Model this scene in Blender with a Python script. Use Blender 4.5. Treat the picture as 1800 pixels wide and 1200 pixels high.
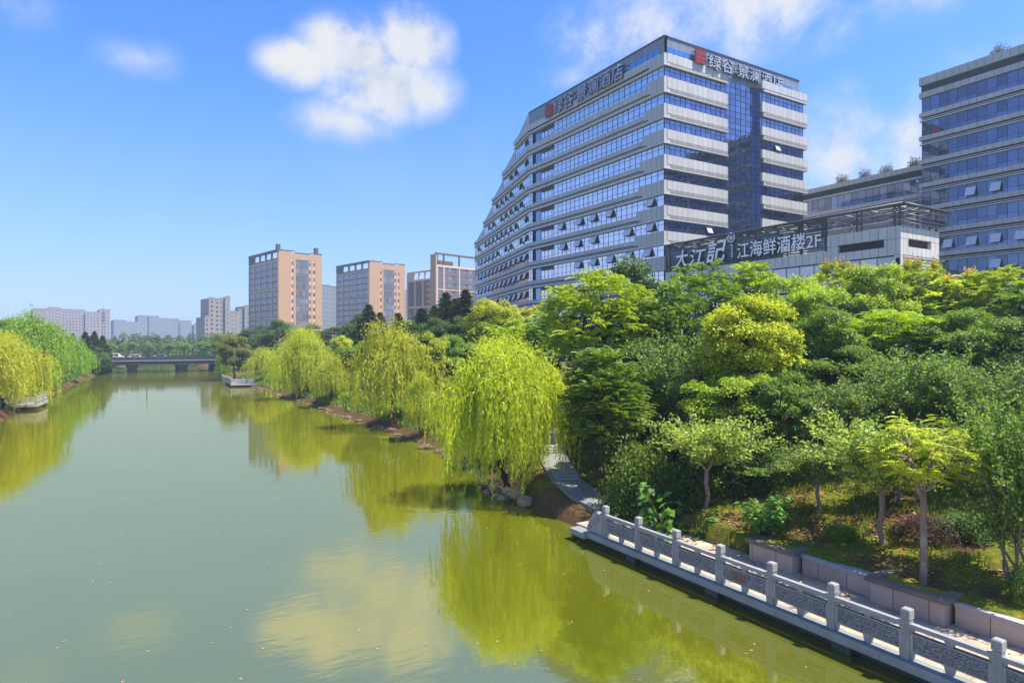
import bpy, math, random
import numpy as np
from mathutils import Vector, Matrix

for o in list(bpy.data.objects):
    bpy.data.objects.remove(o)
SC = bpy.context.scene
COL = SC.collection
R = math.radians

# ------------------------------------------------------------------ camera
# World: +Y runs up the canal, +X to the right bank, water surface at z = 0.
H = 8.15
YAW = R(31.03)
CY, SY = math.cos(YAW), math.sin(YAW)
FOC, CX0, CY0 = 1130.0, 900.0, 603.0
cam_d = bpy.data.cameras.new('camera')
cam_d.sensor_width = 36.0
cam_d.lens = 36.0 * FOC / 1800.0
cam_d.shift_y = 3.0 / 1800.0
cam_d.clip_start = 0.1
cam_d.clip_end = 12000.0
cam = bpy.data.objects.new('camera', cam_d)
COL.objects.link(cam)
cam.location = (0, 0, H)
cam.rotation_euler = (R(90), 0, -YAW)
SC.camera = cam

# ------------------------------------------------------------------ world, sun, exposure
SUN_AZ, SUN_EL = R(132), R(62)          # azimuth clockwise from +Y
SKY_STRENGTH = 0.15
SUN_STRENGTH = 4.5
SC.view_settings.view_transform = 'Standard'
SC.view_settings.look = 'None'
SC.view_settings.exposure = 1.16
SC.view_settings.gamma = 1.0
SC.cycles.max_bounces = 10
SC.cycles.transparent_max_bounces = 8
SC.cycles.volume_bounces = 0
SC.cycles.sample_clamp_indirect = 4.0
SC.cycles.sample_clamp_direct = 8.0
SC.cycles.use_denoising = True
try:
    SC.cycles.denoising_prefilter = 'ACCURATE'
except Exception:
    pass

sun_d = bpy.data.lights.new('sun', 'SUN')
sun_d.energy = SUN_STRENGTH
sun_d.angle = R(0.6)
sun_d.color = (1.0, 0.93, 0.78)
sun = bpy.data.objects.new('sun', sun_d)
COL.objects.link(sun)
sdir = Vector((math.sin(SUN_AZ) * math.cos(SUN_EL), math.cos(SUN_AZ) * math.cos(SUN_EL), math.sin(SUN_EL)))
sun.rotation_euler = sdir.to_track_quat('Z', 'Y').to_euler()
sun.location = (60, -60, 120)


class NT:
    """small helper to write node trees"""
    def __init__(self, tree):
        self.t = tree
    def n(self, typ, **kw):
        nd = self.t.nodes.new(typ)
        for k, v in kw.items():
            setattr(nd, k, v)
        return nd
    def l(self, a, b):
        self.t.links.new(a, b)
    def setin(self, sock, v):
        if hasattr(v, 'is_linked') or isinstance(v, bpy.types.NodeSocket):
            self.l(v, sock)
        else:
            sock.default_value = v
    def math(self, op, a, b=0.0, c=None, clamp=False):
        nd = self.n('ShaderNodeMath', operation=op, use_clamp=clamp)
        self.setin(nd.inputs[0], a)
        self.setin(nd.inputs[1], b)
        if c is not None:
            self.setin(nd.inputs[2], c)
        return nd.outputs[0]
    def mix(self, fac, a, b, blend='MIX'):
        nd = self.n('ShaderNodeMix', data_type='RGBA', blend_type=blend)
        self.setin(nd.inputs[0], fac)
        self.setin(nd.inputs[6], a)
        self.setin(nd.inputs[7], b)
        return nd.outputs[2]
    def ramp(self, fac, stops, interp='LINEAR'):
        nd = self.n('ShaderNodeValToRGB')
        cr = nd.color_ramp
        cr.interpolation = interp
        while len(cr.elements) < len(stops):
            cr.elements.new(0.5)
        for e, (p, c) in zip(cr.elements, stops):
            e.position = p
            e.color = c if len(c) == 4 else (*c, 1)
        self.setin(nd.inputs[0], fac)
        return nd.outputs[0]
    def noise(self, vec, scale, detail=4.0, rough=0.55, dist=0.0, out=0):
        nd = self.n('ShaderNodeTexNoise')
        if vec is not None:
            self.l(vec, nd.inputs['Vector'])
        nd.inputs['Scale'].default_value = scale
        nd.inputs['Detail'].default_value = detail
        nd.inputs['Roughness'].default_value = rough
        nd.inputs['Distortion'].default_value = dist
        return nd.outputs[out]
    def smooth(self, x, lo, hi):
        nd = self.n('ShaderNodeMapRange', interpolation_type='SMOOTHSTEP')
        self.setin(nd.inputs[0], x)
        nd.inputs[1].default_value = lo
        nd.inputs[2].default_value = hi
        nd.inputs[3].default_value = 0.0
        nd.inputs[4].default_value = 1.0
        return nd.outputs[0]


def c4(c):
    return (c[0], c[1], c[2], 1.0)


world = bpy.data.worlds.new('World')
SC.world = world
world.use_nodes = True
wt = NT(world.node_tree)
world.node_tree.nodes.clear()
w_out = wt.n('ShaderNodeOutputWorld')
w_bg = wt.n('ShaderNodeBackground')
w_bg.inputs[1].default_value = SKY_STRENGTH
sky = wt.n('ShaderNodeTexSky', sky_type='NISHITA')
sky.sun_disc = False
sky.sun_elevation = SUN_EL
sky.sun_rotation = SUN_AZ
sky.altitude = 0.0
sky.air_density = 1.0
sky.dust_density = 0.6
sky.ozone_density = 2.0
hs = wt.n('ShaderNodeHueSaturation')
hs.inputs['Saturation'].default_value = 1.18
hs.inputs['Value'].default_value = 1.0
hs.inputs['Hue'].default_value = 0.5
tint = wt.mix(1.0, sky.outputs[0], (0.60, 0.65, 0.84, 1), 'MULTIPLY')
wt.l(tint, hs.inputs['Color'])
tc = wt.n('ShaderNodeTexCoord')
sep = wt.n('ShaderNodeSeparateXYZ')
wt.l(tc.outputs['Generated'], sep.inputs[0])
az = wt.math('ARCTAN2', sep.outputs[0], sep.outputs[1])
el = wt.math('ARCSINE', sep.outputs[2])
warp = wt.noise(tc.outputs['Generated'], 7.5, 12.0, 0.62, 0.1)
warp2 = wt.noise(tc.outputs['Generated'], 2.3, 5.0, 0.6)
# clouds: azimuth / elevation of the centre, half sizes (degrees), density
CLOUDS = [
    (22.0, 24.8, 4.2, 3.0, 1.25), (17.3, 23.4, 5.6, 3.4, 1.2), (12.6, 22.4, 4.2, 2.3, .95), (20.0, 21.4, 6.4, 3.4, 1.25), (16.8, 18.6, 6.2, 2.6, .62),
    (1.0, 21.0, 4.6, 2.0, .40), (-7.0, 23.0, 4.5, 2.8, .42),
    (42.0, 25.0, 8.5, 4.4, .9), (36.5, 22.5, 3.6, 2.0, .55), (53.0, 26.5, 11.0, 5.2, .85), (63.0, 26.5, 8.0, 4.4, .75),
    (58.5, 15.0, 4.2, 5.5, .85), (63.0, 15.0, 2.3, 4.5, .95), (67.5, 20.0, 5.0, 2.2, .35),
    (-70.0, 26.0, 22.0, 11.0, .8), (-110.0, 30.0, 26.0, 9.0, .9),  # unseen clouds outside the view, added for reflections
    (160.0, 30.0, 30.0, 10.0, .8), (95.0, 38.0, 20.0, 8.0, .7),  # likewise unseen, added behind and beside the camera
]
acc = None
for (a, e, sa, se, dn) in CLOUDS:
    da = wt.math('MULTIPLY', wt.math('SUBTRACT', az, R(a)), 1.0 / R(sa))
    de = wt.math('MULTIPLY', wt.math('SUBTRACT', el, R(e)), 1.0 / R(se))
    rr = wt.math('SQRT', wt.math('ADD', wt.math('MULTIPLY', da, da), wt.math('MULTIPLY', de, de)))
    v = wt.math('MULTIPLY', wt.math('MAXIMUM', wt.math('SUBTRACT', 1.25, rr), 0.0), dn)
    acc = v if acc is None else wt.math('MAXIMUM', acc, v)
wsum = wt.math('ADD', wt.math('MULTIPLY', wt.math('SUBTRACT', warp, 0.5), 3.0), wt.math('MULTIPLY', wt.math('SUBTRACT', warp2, 0.5), 0.8))
dens = wt.smooth(wt.math('ADD', acc, wt.math('MULTIPLY', wsum, wt.math('MULTIPLY', acc, 1.3, clamp=True))), 0.10, 1.12)
veil = wt.math('MULTIPLY', wt.smooth(warp2, 0.45, 0.8), 0.10)
dens = wt.math('MAXIMUM', dens, veil)
cl_tone = wt.ramp(warp, [(0.36, (1.8, 1.98, 2.4)), (0.50, (2.35, 2.45, 2.7)), (0.64, (2.55, 2.58, 2.62))])
# thin bright haze low over the horizon
low = wt.math('MULTIPLY', wt.math('SUBTRACT', 1.0, wt.smooth(el, -0.02, 0.42)), 0.6)
skyc = wt.mix(low, hs.outputs[0], (1.10, 1.52, 2.45, 1))
wt.l(wt.mix(dens, skyc, cl_tone), w_bg.inputs[0])
wt.l(w_bg.outputs[0], w_out.inputs[0])


# ------------------------------------------------------------------ placing helpers
def at(px, Yc, z=None, py=None):
    """world point on the line of sight through photo column px at depth Yc"""
    r = (px - CX0) / FOC
    X = Yc * (r * CY + SY)
    Y = Yc * (CY - r * SY)
    if py is not None:
        z = H + (CY0 - py) / FOC * Yc
    return Vector((X, Y, 0.0 if z is None else z))


def atz(px, py, z):
    return at(px, (z - H) * FOC / (CY0 - py), z)


def y_on_x(px, wx):
    r = (px - CX0) / FOC
    return wx / (r * CY + SY) * (CY - r * SY)


def run_to(P, az_, px):
    """distance along azimuth az_ from P until the photo column px"""
    r = (px - CX0) / FOC
    Xc = P.x * CY - P.y * SY
    Yc = P.x * SY + P.y * CY
    d = (math.sin(az_), math.cos(az_))
    dX = d[0] * CY - d[1] * SY
    dY = d[0] * SY + d[1] * CY
    return (r * Yc - Xc) / (dX - r * dY)


# ------------------------------------------------------------------ object helpers
def tag(o, label=None, cat=None, group=None, kind=None):
    if label: o['label'] = label
    if cat: o['category'] = cat
    if group: o['group'] = group
    if kind: o['kind'] = kind
    return o


def thing(name, loc, label, cat, group=None, rz=0.0, scale=None):
    o = bpy.data.objects.new(name, None)
    COL.objects.link(o)
    o.empty_display_size = 0.3
    o.location = loc
    o.rotation_euler = (0, 0, rz)
    if scale is not None:
        o.scale = scale
    return tag(o, label, cat, group)


def link_mesh(name, me, parent=None):
    o = bpy.data.objects.new(name, me)
    COL.objects.link(o)
    if parent is not None:
        o.parent = parent
    return o


def copy_tree(o, parent=None):
    c = o.copy()
    COL.objects.link(c)
    if parent is not None:
        c.parent = parent
        c.matrix_parent_inverse = o.matrix_parent_inverse.copy()
    for ch in list(o.children):
        copy_tree(ch, c)
    return c


class MB:
    """collects faces of one mesh"""
    def __init__(self):
        self.v, self.f, self.m, self.s = [], [], [], []
    def quad(self, a, b, c, d, m=0, smooth=False):
        i = len(self.v)
        self.v += [tuple(a), tuple(b), tuple(c), tuple(d)]
        self.f.append((i, i + 1, i + 2, i + 3)); self.m.append(m); self.s.append(smooth)
    def poly(self, pts, m=0):
        i = len(self.v)
        self.v += [tuple(p) for p in pts]
        self.f.append(tuple(range(i, i + len(pts)))); self.m.append(m); self.s.append(False)
    def hexa(self, p, m=0):
        """8 corners: bottom 0-3 (ccw seen from above), top 4-7"""
        i = len(self.v)
        self.v += [tuple(q) for q in p]
        for f in ((3, 2, 1, 0), (4, 5, 6, 7), (0, 1, 5, 4), (1, 2, 6, 5), (2, 3, 7, 6), (3, 0, 4, 7)):
            self.f.append(tuple(i + k for k in f)); self.m.append(m); self.s.append(False)
    def box(self, x0, x1, y0, y1, z0, z1, m=0):
        self.hexa([(x0, y0, z0), (x1, y0, z0), (x1, y1, z0), (x0, y1, z0), (x0, y0, z1), (x1, y0, z1), (x1, y1, z1), (x0, y1, z1)], m)
    def prism(self, poly, z0, z1, m=0):
        n = len(poly); i = len(self.v)
        self.v += [(p[0], p[1], z0) for p in poly] + [(p[0], p[1], z1) for p in poly]
        self.f.append(tuple(i + n - 1 - k for k in range(n))); self.f.append(tuple(i + n + k for k in range(n)))
        self.m += [m, m]; self.s += [False, False]
        for k in range(n):
            j = (k + 1) % n
            self.f.append((i + k, i + j, i + n + j, i + n + k)); self.m.append(m); self.s.append(False)
    def tube(self, pts, rad, sides=6, m=0, cap=True):
        pts = [Vector(p) for p in pts]
        n = len(pts); i0 = len(self.v)
        up = Vector((0, 0, 1))
        for k, p in enumerate(pts):
            d = (pts[min(k + 1, n - 1)] - pts[max(k - 1, 0)])
            d = d.normalized() if d.length > 1e-9 else Vector((0, 0, 1))
            ref = up if abs(d.z) < 0.95 else Vector((1, 0, 0))
            a = d.cross(ref).normalized(); b = d.cross(a).normalized()
            r = rad[k] if hasattr(rad, '__len__') else rad
            for s in range(sides):
                t = 2 * math.pi * s / sides
                self.v.append(tuple(p + a * (math.cos(t) * r) + b * (math.sin(t) * r)))
        for k in range(n - 1):
            for s in range(sides):
                s2 = (s + 1) % sides
                self.f.append((i0 + k * sides + s, i0 + (k + 1) * sides + s, i0 + (k + 1) * sides + s2, i0 + k * sides + s2))
                self.m.append(m); self.s.append(sides > 4)
        if cap:
            self.f.append(tuple(i0 + s for s in range(sides))); self.m.append(m); self.s.append(False)
            self.f.append(tuple(i0 + (n - 1) * sides + sides - 1 - s for s in range(sides))); self.m.append(m); self.s.append(False)
    def fbox(self, fr, t0, t1, z0, z1, n0, n1, m=0):
        """box in a facade frame"""
        q = lambda t, n, z: fr(t, z, n)
        p = [q(t0, n0, z0), q(t1, n0, z0), q(t1, n1, z0), q(t0, n1, z0), q(t0, n0, z1), q(t1, n0, z1), q(t1, n1, z1), q(t0, n1, z1)]
        a, b, c = Vector(p[1]) - Vector(p[0]), Vector(p[3]) - Vector(p[0]), Vector(p[4]) - Vector(p[0])
        if a.cross(b).dot(c) < 0:
            p = [p[3], p[2], p[1], p[0], p[7], p[6], p[5], p[4]]
        self.hexa(p, m)
    def mesh(self, name, mats, off=(0, 0, 0), var=False):
        me = bpy.data.meshes.new(name)
        ox, oy, oz = off
        me.from_pydata([(x - ox, y - oy, z - oz) for x, y, z in self.v], [], self.f)
        for mt in mats:
            me.materials.append(mt)
        me.polygons.foreach_set('material_index', np.array(self.m, dtype=np.int32))
        me.polygons.foreach_set('use_smooth', np.array(self.s, dtype=bool))
        if var:
            rng = np.random.default_rng(len(self.f))
            a = me.attributes.new('var', 'FLOAT', 'FACE')
            a.data.foreach_set('value', rng.random(len(self.f)).astype(np.float32))
        me.update()
        return me
    def build(self, name, mats, parent=None, var=False):
        if not isinstance(mats, (list, tuple)):
            mats = [mats]
        off = tuple(parent_world(parent)) if parent is not None else (0, 0, 0)
        return link_mesh(name, self.mesh(name, mats, off, var), parent)


def parent_world(p):
    v = Vector((0, 0, 0))
    while p is not None:
        v += Vector(p.location)
        p = p.parent
    return v


class Frame:
    """facade frame: t along the wall, z up, n outward"""
    def __init__(self, O, D, N):
        self.O, self.D, self.N = O, D, N
    def __call__(self, t, z, n=0.0):
        return (self.O[0] + self.D[0] * t + self.N[0] * n, self.O[1] + self.D[1] * t + self.N[1] * n, z)


# ------------------------------------------------------------------ materials
def new_mat(name):
    m = bpy.data.materials.new(name)
    m.use_nodes = True
    m.node_tree.nodes.clear()
    nt = NT(m.node_tree)
    out = nt.n('ShaderNodeOutputMaterial')
    return m, nt, out


def pbsdf(nt, out, col=None, rough=0.6, spec=0.4, metal=0.0):
    b = nt.n('ShaderNodeBsdfPrincipled')
    if col is not None:
        nt.setin(b.inputs['Base Color'], c4(col) if isinstance(col, tuple) and len(col) == 3 else col)
    nt.setin(b.inputs['Roughness'], rough)
    b.inputs['Specular IOR Level'].default_value = spec
    b.inputs['Metallic'].default_value = metal
    nt.l(b.outputs[0], out.inputs[0])
    return b


def plain(name, col, rough=0.6, spec=0.4, metal=0.0, vary=0.18, scale=1.2, bump=0.0, bscale=20.0):
    m, nt, out = new_mat(name)
    g = nt.n('ShaderNodeNewGeometry')
    n1 = nt.noise(g.outputs['Position'], scale, 6.0, 0.6)
    c = nt.mix(n1, c4([x * (1 - vary) for x in col]), c4([min(1, x * (1 + vary)) for x in col]))
    b = pbsdf(nt, out, c, rough, spec, metal)
    if bump > 0:
        bp = nt.n('ShaderNodeBump')
        bp.inputs['Strength'].default_value = bump
        bp.inputs['Distance'].default_value = 0.02
        nt.l(nt.noise(g.outputs['Position'], bscale, 6.0, 0.65), bp.inputs['Height'])
        nt.l(bp.outputs[0], b.inputs['Normal'])
    return m


def panel_mat(name, col, pw=1.1, ph=50.0, joint=0.025, jcol=(0.09, 0.09, 0.1), rough=0.45, spec=0.4, vary=0.06, ax='xy', off=0.0):
    """cladding of upright panels with thin dark joints; world size"""
    m, nt, out = new_mat(name)
    g = nt.n('ShaderNodeNewGeometry')
    s = nt.n('ShaderNodeSeparateXYZ'); nt.l(g.outputs['Position'], s.inputs[0])
    h = nt.math('ADD', nt.math('ADD', s.outputs[0], s.outputs[1]), off)
    cb = nt.n('ShaderNodeCombineXYZ')
    nt.l(h, cb.inputs[0]); nt.l(s.outputs[2], cb.inputs[1])
    bt = nt.n('ShaderNodeTexBrick')
    bt.offset = 0.0
    nt.l(cb.outputs[0], bt.inputs['Vector'])
    bt.inputs['Scale'].default_value = 1.0
    bt.inputs['Mortar Size'].default_value = joint
    bt.inputs['Mortar Smooth'].default_value = 0.1
    bt.inputs['Brick Width'].default_value = pw
    bt.inputs['Row Height'].default_value = ph
    bt.inputs['Color1'].default_value = c4([x * (1 - vary) for x in col])
    bt.inputs['Color2'].default_value = c4([x * (1 + vary) for x in col])
    bt.inputs['Mortar'].default_value = c4(jcol)
    mp = nt.n('ShaderNodeMapping'); mp.inputs['Scale'].default_value = (0.7, 0.7, 0.12)
    nt.l(g.outputs['Position'], mp.inputs[0])
    st = nt.noise(mp.outputs[0], 1.6, 6.0, 0.65)
    c = nt.mix(0.55, bt.outputs[0], nt.ramp(st, [(0.25, (0.74, 0.74, 0.72)), (0.6, (1, 1, 1))]), 'MULTIPLY')
    pbsdf(nt, out, c, rough, spec)
    return m


def glass_mat(name, base, refl, fac, rough=0.02, vary=0.5):
    """reflective coated facade glass over a dark room; each pane its own tone"""
    m, nt, out = new_mat(name)
    at_ = nt.n('ShaderNodeAttribute', attribute_name='var')
    v = at_.outputs['Fac']
    dark = nt.mix(v, c4([x * (1 - vary) for x in base]), c4([x * (1 + vary) for x in base]))
    d = nt.n('ShaderNodeBsdfDiffuse'); nt.l(dark, d.inputs[0])
    gl = nt.n('ShaderNodeBsdfGlossy'); gl.inputs['Roughness'].default_value = rough
    gl.inputs['Color'].default_value = c4(refl)
    lw = nt.n('ShaderNodeFresnel'); lw.inputs[0].default_value = 1.5
    f = nt.math('ADD', nt.math('MULTIPLY', lw.outputs[0], 1.0 - fac), nt.math('ADD', fac, nt.math('MULTIPLY', nt.math('SUBTRACT', v, 0.5), 0.16)), clamp=True)
    mx = nt.n('ShaderNodeMixShader')
    nt.l(f, mx.inputs[0]); nt.l(d.outputs[0], mx.inputs[1]); nt.l(gl.outputs[0], mx.inputs[2])
    g = nt.n('ShaderNodeNewGeometry')
    bp = nt.n('ShaderNodeBump'); bp.inputs['Strength'].default_value = 0.05; bp.inputs['Distance'].default_value = 0.06
    nt.l(nt.noise(g.outputs['Position'], 0.7, 2.0, 0.5), bp.inputs['Height'])
    nt.l(bp.outputs[0], gl.inputs['Normal'])
    nt.l(mx.outputs[0], out.inputs[0])
    return m


def leaf_mat(name, ca, cb, trans=0.4, tcol=None, gloss=0.04, rough=0.6, hue=0.02, top=None, pale=None):
    """leaves: tone per leaf (attribute), per tree (object random); thin, so light comes through"""
    m, nt, out = new_mat(name)
    at_ = nt.n('ShaderNodeAttribute', attribute_name='var')
    oi = nt.n('ShaderNodeObjectInfo')
    g = nt.n('ShaderNodeNewGeometry')
    big = nt.noise(g.outputs['Position'], 0.9, 3.0, 0.6)
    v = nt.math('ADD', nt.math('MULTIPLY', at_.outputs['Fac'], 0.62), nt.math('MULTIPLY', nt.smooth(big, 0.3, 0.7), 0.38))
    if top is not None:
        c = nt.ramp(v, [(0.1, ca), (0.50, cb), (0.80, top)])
    else:
        c = nt.mix(v, c4(ca), c4(cb))
    h = nt.n('ShaderNodeHueSaturation')
    nt.l(c, h.inputs['Color'])
    nt.l(nt.math('ADD', 0.5 - hue / 2, nt.math('MULTIPLY', oi.outputs['Random'], hue)), h.inputs['Hue'])
    nt.l(nt.math('ADD', 0.85, nt.math('MULTIPLY', oi.outputs['Random'], 0.3)), h.inputs['Value'])
    c = h.outputs[0]
    if pale is not None:
        c = nt.mix(nt.math('MULTIPLY', g.outputs['Backfacing'], 0.8), c, c4(pale))
    d = nt.n('ShaderNodeBsdfDiffuse'); nt.l(c, d.inputs[0])
    tr = nt.n('ShaderNodeBsdfTranslucent')
    tcl = nt.mix(1.0, c, c4(tcol if tcol else (1.6, 1.45, 0.6)), 'MULTIPLY')
    nt.l(tcl, tr.inputs[0])
    mx = nt.n('ShaderNodeMixShader'); mx.inputs[0].default_value = trans
    nt.l(d.outputs[0], mx.inputs[1]); nt.l(tr.outputs[0], mx.inputs[2])
    gl = nt.n('ShaderNodeBsdfGlossy'); gl.inputs['Roughness'].default_value = rough
    gl.inputs['Color'].default_value = (0.9, 0.95, 0.9, 1)
    mx2 = nt.n('ShaderNodeMixShader'); mx2.inputs[0].default_value = gloss
    nt.l(mx.outputs[0], mx2.inputs[1]); nt.l(gl.outputs[0], mx2.inputs[2])
    nt.l(mx2.outputs[0], out.inputs[0])
    return m


def bark_mat(name, a, b, scale=6.0, lichen=None):
    m, nt, out = new_mat(name)
    g = nt.n('ShaderNodeNewGeometry')
    mp = nt.n('ShaderNodeMapping'); mp.inputs['Scale'].default_value = (1, 1, 0.3)
    nt.l(g.outputs['Position'], mp.inputs[0])
    n1 = nt.noise(mp.outputs[0], scale, 8.0, 0.7)
    c = nt.mix(n1, c4(a), c4(b))
    if lichen:
        c = nt.mix(nt.smooth(nt.noise(g.outputs['Position'], 3.0, 4.0), 0.55, 0.7), c, c4(lichen))
    bs = pbsdf(nt, out, c, 0.85, 0.2)
    bp = nt.n('ShaderNodeBump'); bp.inputs['Strength'].default_value = 0.6; bp.inputs['Distance'].default_value = 0.03
    nt.l(n1, bp.inputs['Height']); nt.l(bp.outputs[0], bs.inputs['Normal'])
    return m


M = {}
M['panel'] = panel_mat('granite_panel', (0.50, 0.49, 0.478), 1.12)
M['panel2'] = panel_mat('granite_panel_pale', (0.62, 0.605, 0.585), 0.92, 1.75)
M['panel_bevel'] = panel_mat('granite_panel_grey', (0.46, 0.45, 0.44), 1.12)
M['roofskin'] = panel_mat('roof_screen_metal', (0.20, 0.22, 0.28), 1.6, 50.0, 0.03, (0.05, 0.06, 0.08), 0.3, 0.6, 0.08)
M['dark'] = plain('dark_recess', (0.018, 0.019, 0.022), 0.7, 0.3)
M['core'] = plain('dark_interior', (0.02, 0.024, 0.035), 0.8, 0.2)
M['alu'] = plain('window_mullion', (0.035, 0.04, 0.06), 0.4, 0.5, 0.3)
M['ledge'] = plain('pale_metal_ledge', (0.55, 0.55, 0.57), 0.4, 0.5)
M['glass'] = glass_mat('facade_glass', (0.16, 0.145, 0.16), (0.84, 0.71, 0.70), 0.45)
M['glass_front'] = glass_mat('facade_glass_deep', (0.018, 0.024, 0.05), (0.55, 0.56, 0.74), 0.40)
M['glass_office'] = glass_mat('office_glass_navy', (0.016, 0.022, 0.05), (0.42, 0.50, 0.78), 0.24)
M['glass_link'] = glass_mat('link_glass_blue', (0.09, 0.12, 0.24), (0.6, 0.66, 0.9), 0.22)
M['glass_bright'] = glass_mat('facade_glass_pale', (0.36, 0.35, 0.36), (0.95, 0.92, 0.92), 0.42)  # pale base paints in the whitish sky that the bevel panes reflect
M['glass_blue'] = glass_mat('sky_blue_clerestory_pane', (0.02, 0.16, 0.42), (0.5, 0.75, 1.0), 0.35)  # blue of the sky seen through the openings, painted into the panes
M['sash'] = plain('tilted_pane', (0.6, 0.62, 0.68), 0.08, 0.8)
M['white'] = plain('white_letter', (0.92, 0.92, 0.95), 0.35, 0.5, 0.0, 0.02)
M['letter_grey'] = plain('brushed_letter', (0.42, 0.43, 0.47), 0.35, 0.5, 0.3, 0.1)
M['letter_side'] = plain('dark_letter_side', (0.03, 0.03, 0.04), 0.5)
M['red'] = plain('red_sign', (0.45, 0.05, 0.07), 0.5, 0.4, 0.0, 0.12)
M['steel'] = plain('dark_steel', (0.055, 0.057, 0.065), 0.45, 0.5, 0.2)
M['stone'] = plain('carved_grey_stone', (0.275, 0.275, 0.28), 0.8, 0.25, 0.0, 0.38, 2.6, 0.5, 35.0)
M['stone_recess'] = plain('grimy_shaded_carving_ground', (0.135, 0.14, 0.155), 0.85, 0.2, 0.0, 0.35, 4.0, 0.5, 35.0)  # grime and crevice shade of the relief, both put into the colour
M['stone_dark'] = plain('shade_dark_stone', (0.07, 0.075, 0.07), 0.7, 0.3, 0, 0.4, 2.0, 0.5)  # dark tone puts the shade under slab and decks into the stone
M['paint_red'] = plain('red_spray_paint', (0.30, 0.05, 0.05), 0.6)
M['conc_dark'] = plain('bridge_concrete', (0.028, 0.031, 0.042), 0.8, 0.3, 0, 0.2, 0.4)
M['conc_light'] = plain('bridge_ledge', (0.17, 0.18, 0.20), 0.8, 0.3)
M['rubber'] = plain('tyre_rubber', (0.02, 0.02, 0.02), 0.8)
M['car_white'] = plain('white_car_paint', (0.75, 0.76, 0.78), 0.25, 0.6, 0, 0.03)
M['car_grey'] = plain('silver_car_paint', (0.35, 0.36, 0.38), 0.25, 0.6, 0.3, 0.03)
M['car_glass'] = plain('dark_car_glass', (0.015, 0.017, 0.02), 0.05, 0.8)
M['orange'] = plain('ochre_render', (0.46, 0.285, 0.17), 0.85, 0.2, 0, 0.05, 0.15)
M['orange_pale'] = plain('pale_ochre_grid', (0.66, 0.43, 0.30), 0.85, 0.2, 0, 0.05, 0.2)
M['orange_dark'] = plain('dark_parapet_paint', (0.10, 0.075, 0.065), 0.8)  # dark paint of the roof frames, copings and turrets
# ================================================================== the setting
XB = [(-60, 16.3), (21, 16.3), (23.0, 17.2), (27, 17.2), (33, 17.8), (43, 19.4), (52, 20.0), (69, 20.0), (88, 20.2), (125, 19.4), (135, 19.6), (160, 20.4), (205, 21.0), (400, 23.0), (5000, 23.0)]
XL = [(-60, -11.5), (60, -11.4), (80, -10.9), (100, -10.2), (130, -9.3), (170, -7.3), (205, -4.6), (240, -4.0), (400, -6.0), (5000, -6.0)]
XBy, XBx = zip(*XB)
XLy, XLx = zip(*XL)
PATH = [(18.3, 20.0, 0.68), (18.6, 22.2, 0.75), (18.55, 24.0, 0.98), (18.9, 26.0, 1.30), (19.7, 28.0, 1.62), (20.8, 30.3, 1.95), (22.4, 33.2, 2.35), (24.3, 36.2, 2.75), (26.4, 39.6, 3.1), (30.0, 44.0, 3.6)]


def smoothstep(x):
    x = min(1.0, max(0.0, x))
    return x * x * (3 - 2 * x)


def hsh(x, y):
    return (math.sin(x * 1.7 + y * 0.9) + math.sin(x * 0.63 - y * 1.31 + 1.3) + math.sin(x * 2.9 + y * 2.3 + .4) * .5) / 2.5


def ground_z(x, y):
    xb = float(np.interp(y, XBy, XBx))
    xl = float(np.interp(y, XLy, XLx))
    mid = 0.5 * (xb + xl)
    if x < mid:                                   # left bank
        d = xl - x
        z = -1.6 if d < -1.5 else (d * 0.75 if d < 1.2 else 0.9 + min((d - 1.2) * 0.2, 2.2))
        return z + (0.12 * hsh(x, y) if d > 0 else 0)
    a = None
    # natural bank
    d = x - xb
    nat = -1.6 if d < -2.2 else (d * 0.7 if d < 0 else (d * 0.42 if d < 2 else 0.84 + min((d - 2) * 0.21, 4.4)))
    if d > 0.3:
        nat += 0.10 * hsh(x * 1.3, y * 1.3)
    # behind the promenade wall
    prom = -1.6 if x < 18.98 else 1.28 + min((x - 18.98) * 0.25, 4.0) + 0.06 * hsh(x * 1.3, y * 1.3)
    k = smoothstep((y - 20.6) / 2.6)
    z = prom * (1 - k) + nat * k
    # the path lies in the slope
    if 20.0 < y < 48 and x < 34:
        best = 9e9; pz = 0
        for (x0, y0, z0), (x1, y1, z1) in zip(PATH[:-1], PATH[1:]):
            dx, dy = x1 - x0, y1 - y0
            t = max(0.0, min(1.0, ((x - x0) * dx + (y - y0) * dy) / (dx * dx + dy * dy)))
            dd = math.hypot(x - x0 - t * dx, y - y0 - t * dy)
            if dd < best:
                best = dd; pz = z0 + t * (z1 - z0)
        w = 1 - smoothstep((best - 1.0) / 1.3)
        z = z * (1 - w) + (pz - 0.10) * w
    return z


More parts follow.
